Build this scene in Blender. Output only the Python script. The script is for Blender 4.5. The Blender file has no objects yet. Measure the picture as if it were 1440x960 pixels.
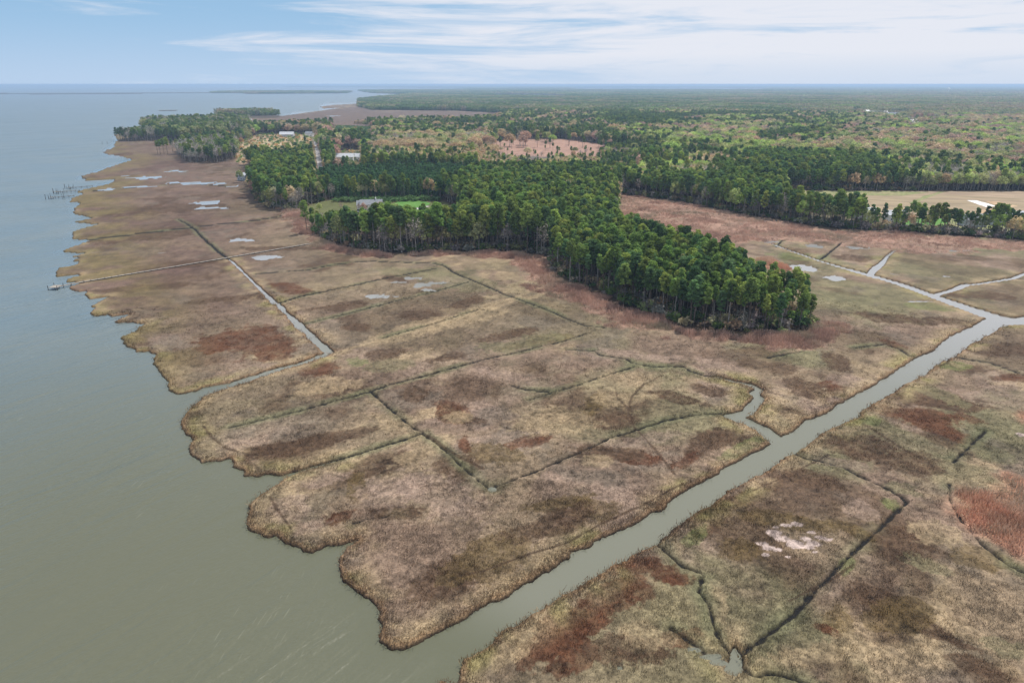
import bpy, bmesh, math, random
import numpy as np
from mathutils import Vector

# ------------------------------------------------------------------ camera, light, sky, exposure
SC = bpy.context.scene
COL = SC.collection
CAM_H = 95.0
FPX = 960.0                       # focal length in pixels of the 1440 px wide photograph (24 mm equivalent)
PITCH = math.atan((480 - 118.6) / FPX)
cam_data = bpy.data.cameras.new('camera')
cam_data.sensor_width = 36.0
cam_data.lens = 24.0
cam_data.clip_start = 1.0
cam_data.clip_end = 200000.0
cam = bpy.data.objects.new('camera', cam_data)
cam.location = (0, 0, CAM_H)
cam.rotation_euler = (math.radians(90) - PITCH, 0, 0)
COL.objects.link(cam)
SC.camera = cam
SC.render.engine = 'CYCLES'
SC.view_settings.view_transform = 'Standard'
SC.view_settings.look = 'None'
SC.view_settings.exposure = 0.0
SC.view_settings.gamma = 1.0
SC.cycles.max_bounces = 5
SC.cycles.diffuse_bounces = 3
SC.cycles.glossy_bounces = 2
SC.cycles.transmission_bounces = 3
SC.cycles.volume_bounces = 0
SC.cycles.transparent_max_bounces = 4
SC.cycles.use_denoising = True
SC.cycles.caustics_reflective = False
SC.cycles.caustics_refractive = False

SUN_EL, SUN_AZ = math.radians(60), math.radians(38)     # azimuth from the viewing direction, negative to the left
sun_data = bpy.data.lights.new('sun', 'SUN')
sun_data.energy = 4.9
sun_data.angle = math.radians(0.9)
sun_data.color = (1.0, 0.95, 0.87)
sun = bpy.data.objects.new('sun', sun_data)
sdir = Vector((math.sin(SUN_AZ) * math.cos(SUN_EL), math.cos(SUN_AZ) * math.cos(SUN_EL), math.sin(SUN_EL)))
sun.rotation_euler = sdir.to_track_quat('Z', 'Y').to_euler()
COL.objects.link(sun)


def nd(nt, typ, **kw):
    n = nt.nodes.new(typ)
    for k, v in kw.items():
        setattr(n, k, v)
    return n


def math_node(nt, op, a, b=None, clamp=False):
    n = nd(nt, 'ShaderNodeMath', operation=op, use_clamp=clamp)
    for i, v in enumerate((a, b)):
        if v is None:
            continue
        if isinstance(v, (int, float)):
            n.inputs[i].default_value = v
        else:
            nt.links.new(v, n.inputs[i])
    return n.outputs[0]


def maprange(nt, v, a, b, c, d, smooth=True):
    n = nd(nt, 'ShaderNodeMapRange')
    n.interpolation_type = 'SMOOTHSTEP' if smooth else 'LINEAR'
    nt.links.new(v, n.inputs[0])
    for i, x in enumerate((a, b, c, d)):
        n.inputs[i + 1].default_value = x
    return n.outputs[0]


def mixcol(nt, fac, a, b, blend='MIX'):
    n = nd(nt, 'ShaderNodeMix', data_type='RGBA', blend_type=blend)
    for s, v in ((0, fac), (6, a), (7, b)):
        if isinstance(v, (int, float)):
            n.inputs[s].default_value = v
        elif isinstance(v, (tuple, list)):
            n.inputs[s].default_value = (*v[:3], 1.0)
        else:
            nt.links.new(v, n.inputs[s])
    return n.outputs[2]


W = bpy.data.worlds.new('World')
SC.world = W
W.use_nodes = True
wt = W.node_tree
wt.nodes.clear()
sky = nd(wt, 'ShaderNodeTexSky', sky_type='NISHITA')
sky.sun_disc = False
sky.sun_elevation = SUN_EL
sky.sun_rotation = SUN_AZ
sky.altitude = 50
sky.air_density = 1.0
sky.dust_density = 0.3
sky.ozone_density = 1.5
bg1 = nd(wt, 'ShaderNodeBackground')
bg1.inputs[1].default_value = 0.085
wt.links.new(sky.outputs[0], bg1.inputs[0])
bg0 = nd(wt, 'ShaderNodeBackground')           # pale air low over the horizon
bg0.inputs[0].default_value = (0.27, 0.52, 0.83, 1)
bg2 = nd(wt, 'ShaderNodeBackground')           # thin high cloud
bg2.inputs[0].default_value = (0.79, 0.82, 0.90, 1)
bg2.inputs[1].default_value = 1.0
tc = nd(wt, 'ShaderNodeTexCoord')
mp = nd(wt, 'ShaderNodeMapping')
mp.inputs['Rotation'].default_value = (0, math.radians(-3.0), 0)
mp.inputs['Scale'].default_value = (2.2, 2.2, 26.0)
wt.links.new(tc.outputs['Generated'], mp.inputs[0])
n1 = nd(wt, 'ShaderNodeTexNoise')
n1.inputs['Scale'].default_value = 1.7
n1.inputs['Detail'].default_value = 9
n1.inputs['Roughness'].default_value = 0.62
n1.inputs['Distortion'].default_value = 0.5
wt.links.new(mp.outputs[0], n1.inputs[0])
sp = nd(wt, 'ShaderNodeSeparateXYZ')
wt.links.new(tc.outputs['Generated'], sp.inputs[0])
az = math_node(wt, 'ADD', sp.outputs[0], math_node(wt, 'MULTIPLY', sp.outputs[2], 1.3))
cover = maprange(wt, az, -0.62, 0.42, -0.19, 0.21)
cl = math_node(wt, 'ADD', n1.outputs[0], cover)
mask = maprange(wt, cl, 0.40, 0.72, 0.0, 0.95)
low = maprange(wt, sp.outputs[2], 0.0, 0.06, 0.35, 1.0)
mask = math_node(wt, 'MULTIPLY', mask, low)
mask = math_node(wt, 'ADD', mask, maprange(wt, sp.outputs[2], -0.02, 0.10, 0.42, 0.04), clamp=True)
mx = nd(wt, 'ShaderNodeMixShader')
wt.links.new(mask, mx.inputs[0])
mx0 = nd(wt, 'ShaderNodeMixShader')
wt.links.new(maprange(wt, sp.outputs[2], -0.02, 0.30, 0.92, 0.25), mx0.inputs[0])
wt.links.new(bg1.outputs[0], mx0.inputs[1])
wt.links.new(bg0.outputs[0], mx0.inputs[2])
wt.links.new(mx0.outputs[0], mx.inputs[1])
wt.links.new(bg2.outputs[0], mx.inputs[2])
wo = nd(wt, 'ShaderNodeOutputWorld')
wt.links.new(mx.outputs[0], wo.inputs[0])

# ------------------------------------------------------------------ helpers
rng = np.random.default_rng(7)
random.seed(7)
CP, SP = math.cos(PITCH), math.sin(PITCH)


def at(x, y, z=0.4):
    """survey a ground point of the photograph: world x, y on the plane of height z"""
    u, v = (x - 720) / FPX, (480 - y) / FPX
    dx, dy, dz = u, CP + v * SP, -SP + v * CP
    t = (CAM_H - z) / max(-dz, 1e-5)
    return (dx * t, dy * t)


def pl(pts):
    return np.array([at(*p) for p in pts], dtype=np.float64)


def to_px(P, z=0.6):
    x, y = P[:, 0], P[:, 1]
    dz = z - CAM_H
    fwd = y * CP - dz * SP
    up = y * SP + dz * CP
    fwd = np.maximum(fwd, 1.0)
    return 720 + FPX * x / fwd, 480 - FPX * up / fwd


def _hash(ix, iy, seed):
    h = (ix.astype(np.int64) * 374761393 + iy.astype(np.int64) * 668265263 + seed * 1442695041) & 0xFFFFFFFF
    h = ((h ^ (h >> 13)) * 1274126177) & 0xFFFFFFFF
    h = h ^ (h >> 16)
    return (h & 0xFFFF).astype(np.float64) / 65535.0


def vnoise(x, y, seed):
    ix, iy = np.floor(x), np.floor(y)
    fx, fy = x - ix, y - iy
    fx = fx * fx * fx * (fx * (fx * 6 - 15) + 10)
    fy = fy * fy * fy * (fy * (fy * 6 - 15) + 10)
    a, b = _hash(ix, iy, seed), _hash(ix + 1, iy, seed)
    c, d = _hash(ix, iy + 1, seed), _hash(ix + 1, iy + 1, seed)
    return (a + (b - a) * fx) * (1 - fy) + (c + (d - c) * fx) * fy


def fbm(P, scale, octv, seed, rough=0.55):
    x, y = P[:, 0] / scale, P[:, 1] / scale
    s, a, t = np.zeros(len(P)), 1.0, 0.0
    for o in range(octv):
        c, sn = math.cos(o * 1.1 + .4), math.sin(o * 1.1 + .4)
        s += a * (vnoise(x * c - y * sn + 17.3 * o, x * sn + y * c - 9.1 * o, seed + o * 31) - 0.5)
        t += a
        a *= rough
        x, y = x * 2.03, y * 2.03
    return s / t * 2.0            # about -1 .. 1


def sstep(a, b, x):
    t = np.clip((x - a) / (b - a), 0, 1)
    return t * t * (3 - 2 * t)


def seg_dist(P, pts, val=None):
    """distance to a polyline (and, with val, the value along it at the nearest point)"""
    best = np.full(len(P), 1e18)
    bv = np.zeros(len(P))
    for i in range(len(pts) - 1):
        a, b = pts[i], pts[i + 1]
        d = b - a
        L2 = max(d @ d, 1e-9)
        rx, ry = P[:, 0] - a[0], P[:, 1] - a[1]
        t = np.clip((rx * d[0] + ry * d[1]) / L2, 0, 1)
        q = (rx - t * d[0]) ** 2 + (ry - t * d[1]) ** 2
        if val is None:
            np.minimum(best, q, out=best)
        else:
            m = q < best
            best = np.where(m, q, best)
            bv = np.where(m, val[i] + (val[i + 1] - val[i]) * t, bv)
    return (np.sqrt(best), bv) if val is not None else np.sqrt(best)


def inside(P, poly):
    x, y = P[:, 0], P[:, 1]
    r = np.zeros(len(P), bool)
    n = len(poly)
    for i in range(n):
        x1, y1 = poly[i]
        x2, y2 = poly[(i + 1) % n]
        if y1 == y2:
            continue
        c = (y1 > y) != (y2 > y)
        r ^= c & (x < (x2 - x1) * (y - y1) / (y2 - y1) + x1)
    return r


def poly_sd(P, poly, pad=None):
    """signed distance, positive outside; beyond pad metres from the polygon's box a large number"""
    if pad is not None:
        lo, hi = poly.min(0) - pad, poly.max(0) + pad
        m = (P[:, 0] > lo[0]) & (P[:, 0] < hi[0]) & (P[:, 1] > lo[1]) & (P[:, 1] < hi[1])
        out = np.full(len(P), 1e6)
        if m.any():
            out[m] = poly_sd(P[m], poly)
        return out
    d = seg_dist(P, np.vstack([poly, poly[:1]]))
    return np.where(inside(P, poly), -d, d)


def line_sd(P, pts, width, pad=14.0):
    """distance to a ditch of the given half widths (metres)"""
    pts = np.asarray(pts)
    hw = np.interp(np.linspace(0, 1, len(pts)), np.linspace(0, 1, len(width)), width)
    lo, hi = pts.min(0) - pad, pts.max(0) + pad
    m = (P[:, 0] > lo[0]) & (P[:, 0] < hi[0]) & (P[:, 1] > lo[1]) & (P[:, 1] < hi[1])
    out = np.full(len(P), 1e6)
    if m.any():
        d, w = seg_dist(P[m], pts, hw)
        out[m] = d - w
    return out


def add_mesh(name, verts, faces=None, quads=None, tris=None, mat=None, smooth=False):
    me = bpy.data.meshes.new(name)
    if faces is not None:
        me.from_pydata([tuple(v) for v in verts], [], faces)
    else:
        arr = quads if quads is not None else tris
        k = arr.shape[1]
        me.vertices.add(len(verts))
        me.vertices.foreach_set('co', np.asarray(verts, np.float32).ravel())
        me.loops.add(arr.size)
        me.loops.foreach_set('vertex_index', arr.astype(np.int32).ravel())
        me.polygons.add(len(arr))
        me.polygons.foreach_set('loop_start', np.arange(0, arr.size, k, dtype=np.int32))
        me.polygons.foreach_set('loop_total', np.full(len(arr), k, np.int32))
    if smooth:
        me.polygons.foreach_set('use_smooth', np.ones(len(me.polygons), bool))
    me.update()
    if mat is not None:
        me.materials.append(mat)
    return me


def link(name, data, parent=None):
    o = bpy.data.objects.new(name, data)
    COL.objects.link(o)
    if parent is not None:
        o.parent = parent
    return o


def tag(o, label=None, cat=None, group=None, kind=None):
    for k, v in (('label', label), ('category', cat), ('group', group), ('kind', kind)):
        if v:
            o[k] = v
    return o


def empty(name, loc, rz=0.0):
    o = link(name, None)
    o.location = loc
    o.rotation_euler = (0, 0, rz)
    o.empty_display_size = 0.5
    return o


def principled(name, col=(.5, .5, .5), rough=.9, spec=.2):
    m = bpy.data.materials.new(name)
    m.use_nodes = True
    b = m.node_tree.nodes['Principled BSDF']
    b.inputs['Base Color'].default_value = (*col, 1)
    b.inputs['Roughness'].default_value = rough
    b.inputs['Specular IOR Level'].default_value = spec
    return m, m.node_tree, b


def worn(name, col, rough=.85, scale=2.0, amt=.25, spec=.2, stretch=(1, 1, 1)):
    """a plain surface with grain and wear"""
    m, nt, b = principled(name, col, rough, spec)
    t = nd(nt, 'ShaderNodeTexCoord')
    mpn = nd(nt, 'ShaderNodeMapping')
    mpn.inputs['Scale'].default_value = stretch
    nt.links.new(t.outputs['Object'], mpn.inputs[0])
    n = nd(nt, 'ShaderNodeTexNoise')
    n.inputs['Scale'].default_value = scale
    n.inputs['Detail'].default_value = 5
    nt.links.new(mpn.outputs[0], n.inputs[0])
    f = maprange(nt, n.outputs[0], .3, .7, 1 - amt, 1 + amt)
    c = mixcol(nt, 1.0, col, (1, 1, 1), 'MULTIPLY')
    mul = nd(nt, 'ShaderNodeVectorMath', operation='SCALE')
    mul.inputs[0].default_value = col
    nt.links.new(f, mul.inputs['Scale'])
    nt.links.new(mul.outputs[0], b.inputs['Base Color'])
    return m


# ------------------------------------------------------------------ survey of the place
SHORE = [(207, 181), (185, 184), (160, 189), (165, 196), (161, 201), (160, 206), (144, 214), (147, 216), (166, 219), (185, 224), (172, 229),
         (150, 236), (135, 242), (112, 247), (114, 250), (122, 254), (140, 252.5), (160, 251), (158, 256), (147, 260), (117, 266), (107, 270), (118, 272),
         (100, 279), (99, 284), (115, 285), (105, 290), (101, 300), (130, 306), (103, 312), (135, 315), (120, 320), (100, 326), (102, 336),
         (124, 337), (110, 344), (95, 349), (85, 354), (107, 355), (125, 354), (99, 360), (112, 362), (97, 367), (110, 367), (107, 372), (82, 376),
         (75, 382), (80, 388), (105, 386), (115, 386), (93, 392), (92, 397), (117, 395.5), (97, 404), (105, 409), (122, 410), (116, 414), (125, 420),
         (152, 417), (126, 431), (132, 432), (125, 439), (135, 444), (150, 442), (157, 445), (175, 442), (184, 441), (155, 454), (180, 453),
         (200, 455), (190, 464), (167, 474), (172, 482), (190, 494), (205, 494), (217, 499), (212, 510), (221, 517), (224, 527), (235, 536),
         (233.5, 548.5), (251, 554), (268, 550), (287, 550), (282, 563), (264, 575), (261, 580), (252.5, 592), (254, 598), (260, 611), (270, 616), (268.5, 623), (265.6, 633),
         (270, 640), (283, 648.6), (308, 648), (319.6, 645), (325, 650.6), (324, 655), (340, 661), (341.5, 668), (363, 671), (375, 666.7), (404, 667),
         (395.4, 675), (378, 687), (357.5, 699), (349, 710), (344, 735), (354.6, 744), (376, 755), (387.5, 753), (402, 763), (425, 775), (440, 776),
         (457.5, 767.5), (478, 764.6), (501, 759), (487, 767.5), (475, 782), (472, 797), (481, 817), (498, 832), (516, 842), (527.5, 852), (533, 861),
         (529, 869.6), (535, 880), (527.5, 890), (533, 903), (548, 913), (571, 913), (592, 904.6), (625, 915), (650, 925), (624, 945), (612, 960),
         (592, 985), (570, 1020), (540, 1080), (500, 1180)]
BAY = np.vstack([pl(SHORE), [(-60, 20), (-2000, -200), (-70000, 0), (-70000, 58000)],
                 pl([(395, 120.8), (402, 122.9), (560, 123.6), (660, 124.6), (650, 126.2), (560, 126.8), (500, 127.6), (520, 131), (585, 133.2), (540, 137), (506, 141),
                     (500, 146), (470, 147.5), (450, 150), (455, 153), (480, 151.5), (455, 155), (438, 157.5), (405, 162), (386, 164.5), (345, 166.5), (310, 166),
                     (300, 170), (260, 172), (215, 173.5), (196, 176)])])
CHANNEL = pl([(560, 918), (592, 904.6), (615, 891.5), (641, 875), (679, 855), (718, 837.5), (724, 830), (762, 808), (799.6, 785), (805, 775), (820, 773), (837.5, 763),
              (861, 753), (884, 741), (896, 735.4), (919, 719.4), (931, 718), (951, 699), (978, 684), (1013, 664), (1051, 643), (1088, 623),
              (1087, 616), (1104, 614), (1112, 610), (1135, 591), (1162, 581), (1180, 570), (1200, 557.5), (1235, 539.5), (1260, 522.5), (1285, 505),
              (1315, 492.5), (1330, 479.5), (1357, 462.5), (1380, 452.5), (1391, 445), (1386, 440), (1417, 445), (1430, 449), (1429, 455), (1407, 459), (1392, 467.5),
              (1362, 484), (1340, 500.5), (1317, 510), (1305, 521.5), (1275, 537), (1255, 548), (1232, 562), (1210, 575), (1205, 585), (1190, 590),
              (1170, 599), (1150, 612), (1130, 626), (1115, 636), (1095, 645), (1072, 661), (1042.5, 678), (1033, 683), (1019, 690), (996, 710), (981, 716), (955, 734),
              (942.5, 743), (922, 760), (890, 776), (846, 800), (811, 823), (767.5, 848), (729.6, 872.5), (702, 884.5), (685, 904), (650, 925), (640, 960)])
CREEK_A = pl([(386, 426), (391, 426), (447, 476), (470, 494.5), (424, 512), (381, 524), (346, 537), (317, 546), (288, 556), (262, 557), (287, 543.5), (320, 538),
              (352, 528), (384, 518), (419, 509), (458, 496), (439, 480)])
# tidal creeks that hold water: points and half widths in metres
WET = [
    ([(1092, 618), (1072, 602), (1051, 592), (1028, 585), (1051, 579), (1060, 567.5), (1069, 559), (1060, 553), (1067, 547), (1054, 540), (1028, 535), (1010, 529.6)],
     [2.2, 2.0, 1.9, 2.0, 1.5, 1.5, 1.3, 1.2, .9, .7, .55, .5]),
    ([(1391, 443), (1355, 431), (1313, 416), (1260, 397), (1220, 386), (1180, 374.5), (1155, 367), (1105, 350), (1080, 340)], [5.0, 3.6, 2.8, 2.3, 2.4, 1.4, 1.0, .7, .4]),
    ([(1222, 387), (1232, 376), (1240, 370), (1248, 360), (1258, 352)], [1.6, 1.8, 1.3, .6, .4]),
    ([(1313, 415), (1345, 406), (1358, 400), (1375, 399), (1405, 394), (1425, 391), (1440, 385), (1475, 380)], [1.3, 1.3, 1.7, .8, 1.0, 1.0, 1.1, 1.1]),
    ([(1429, 452), (1450, 449), (1490, 446)], [4, 4, 4]),
    ([(320, 364), (325, 366), (357, 397), (386, 426)], [.25, .25, .4, 1.0]),
    ([(404, 667), (420, 662), (470, 647.5)], [.9, .5, .25]),
    ([(1036, 931), (1034, 920), (1034, 910)], [.7, .5, .2]),
]
# mosquito ditches and drains with dark mud bottoms
DITCH = [
    ([(124, 337.5), (200, 328), (270, 320), (310, 315), (360, 310), (400, 303)], [1.0, .7]),
    ([(250, 308), (262, 314), (271, 320), (292, 341), (320, 364)], [.3, .6]),
    ([(392, 426), (422, 417), (485, 404), (542, 391), (612, 378)], [.7, .5]),
    ([(360, 385), (430, 380), (470, 372), (520, 367), (535, 368), (610, 370), (625, 374), (640, 384), (667, 395), (710, 414), (760, 432), (820, 457), (850, 461)], [.3, .6, .5, .35]),
    ([(427, 456), (485, 442), (550, 425), (610, 410), (660, 396)], [.3, .45]),
    ([(322, 601), (360, 592), (420, 578), (472, 563), (519, 551), (551, 540), (624, 521), (682, 505), (741, 492), (785, 481.5), (830, 468)], [.2, .55, .5, .35]),
    ([(522, 551), (545, 572), (566, 589), (583, 602.5), (595, 608), (583, 613), (522, 632), (470, 647.5), (430, 659)], [.45, .5, .5]),
    ([(595, 610), (624, 632), (653, 659), (680, 681), (693, 688)], [.12, .2, .4]),
    ([(697, 683), (755, 662), (799, 643), (824, 632), (862, 614), (897, 604), (932, 592), (967, 585), (1013, 581), (1026, 585)], [.35, .4, .4]),
    ([(1010, 529.6), (990, 528), (972, 522), (961, 516), (940, 515), (920, 516), (902, 513.5), (888, 510.6), (882, 505), (844, 499), (835, 493), (797, 492)], [.7, .4]),
    ([(891, 516), (838, 532.5), (780, 551), (745, 562)], [.35, .2]),
    ([(723, 543), (741, 549), (770, 550)], [.8, .6]),
    ([(1115, 637), (1135, 645), (1152, 647.5), (1192, 660), (1220, 675), (1250, 687.5), (1277, 706), (1262, 718), (1236, 744), (1207, 770), (1180, 797), (1145, 832),
      (1116, 864), (1087, 887), (1055, 910), (1036, 926)], [.6, .5, .5, .45]),
    ([(922, 763), (942.5, 780.6), (960, 797), (989, 808), (983, 832), (998, 852), (1004, 881), (1015, 905), (1036, 925)], [.4, .25, .35]),
    ([(945, 884), (960, 894), (986, 913), (1010, 931), (1029, 941)], [.3, .35]),
    ([(1038, 935), (1060, 950), (1090, 947), (1122, 956), (1180, 985)], [.4, .35]),
    ([(1340, 501), (1360, 505), (1392, 510), (1420, 520), (1450, 531)], [.6, .5]),
    ([(1385, 607), (1362, 629), (1340, 650)], [.4, .3]),
    ([(1335, 680), (1336, 703), (1352, 732), (1382, 767), (1417, 794), (1450, 810)], [.25, .3]),
    ([(1200, 489), (1245, 484), (1265, 491), (1280, 501)], [.5, .5]),
    ([(1080, 503), (1110, 497), (1130, 494)], [.5, .3]),
    ([(1155, 364), (1170, 352), (1183, 341)], [.45, .3]),
    ([(1092, 347), (1100, 338), (1112, 338)], [.4, .3]),
    ([(700, 440), (675, 435), (585, 462), (540, 475)], [.2, .2]),
    ([(497, 735), (520, 730), (560, 722)], [.3, .2]),
    ([(322, 262), (270, 258), (200, 262), (110, 271)], [1.5, 1.0]),
]
# trodden trails: narrow, flattened
TRAIL = [
    ([(932, 528), (905, 541), (888, 559), (883.5, 579), (892, 601), (911, 621.5), (932, 646), (948, 667)], .28),
    ([(640, 812), (680, 804), (738, 782), (797, 764.6), (843, 738), (902, 712), (960, 680)], .25),
    ([(1215, 597.5), (1270, 632), (1330, 665)], .35),
    ([(865, 545), (868, 560), (890, 581)], .2),
    ([(470, 497), (560, 472), (640, 450), (720, 420), (760, 405)], .9),
    ([(287, 600), (297, 615), (320, 632), (350, 640)], .25),
    ([(600, 612), (640, 640), (680, 660)], .5),
    ([(1165, 640), (1110, 668), (1060, 690)], .2),
    ([(985, 720), (940, 752), (925, 765)], .2),
    ([(1200, 795), (1170, 815), (1110, 845)], .2),
    ([(380, 700), (392, 720), (410, 745)], .2),
    ([(1340, 500), (1330, 512), (1300, 522)], .3),
]
# shallow pools and bare mud pans: centre, radii in pixels of the survey photograph
POND = [(205, 249.5, 26, 2.4), (247, 240.5, 16, 1.6), (150, 266, 12, 1.8), (197, 262, 18, 1.6), (268, 257, 36, 1.8), (310, 258, 8, 1.4), (292, 284, 18, 2.6), (295, 292, 20, 1.8),
        (342, 337, 17, 2.6), (228, 354.5, 4, .8), (377, 361, 17, 3), (535, 416, 20, 3.6), (592, 400, 14, 4), (580, 390.5, 12, 2), (618, 397, 14, 1.6), (600, 407, 10, 2), (560, 396, 10, 1.2),
        (1133, 376.5, 19, 4.2), (1170, 390, 13, 3.4), (1143, 345, 15, 2.6), (1205, 348, 14, 2.0), (1083, 339, 10, 1.6), (1258, 385, 5, 1), (1330, 388, 6, 1), (1290, 423, 14, .8),
        (1009, 929, 9, 3.4), (1030, 940, 9, 6), (1000, 921, 9, 3), (691, 687, 5, 3), (977, 911, 5, 2), (177, 247, 5, 1), (327, 262, 10, 1.4), (872, 937, 2, 2),
        (1350, 352, 14, 1.0), (600, 158, 10, .6), (545, 158, 14, .5), (470, 163, 8, .5)]
PAN = [(1090, 750, 9, 4), (1099, 759, 10, 4.5), (1116, 766, 12, 4.5), (1137, 771, 10, 4), (1145, 777, 8, 3), (1072, 765, 8, 4), (1082, 771, 10, 3.5), (1094, 774, 10, 3), (1076, 781, 6, 2.5), (1105, 740, 9, 2.5), (1121, 738, 9, 3.5),
       (1132, 759, 7, 2.5), (1145, 766, 9, 3), (1154, 757, 8, 3), (1166, 760, 8, 2), (1140, 750, 7, 2), (1090, 742, 5, 2), (1108, 784, 5, 2), (1438, 612, 6, 2)]
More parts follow.
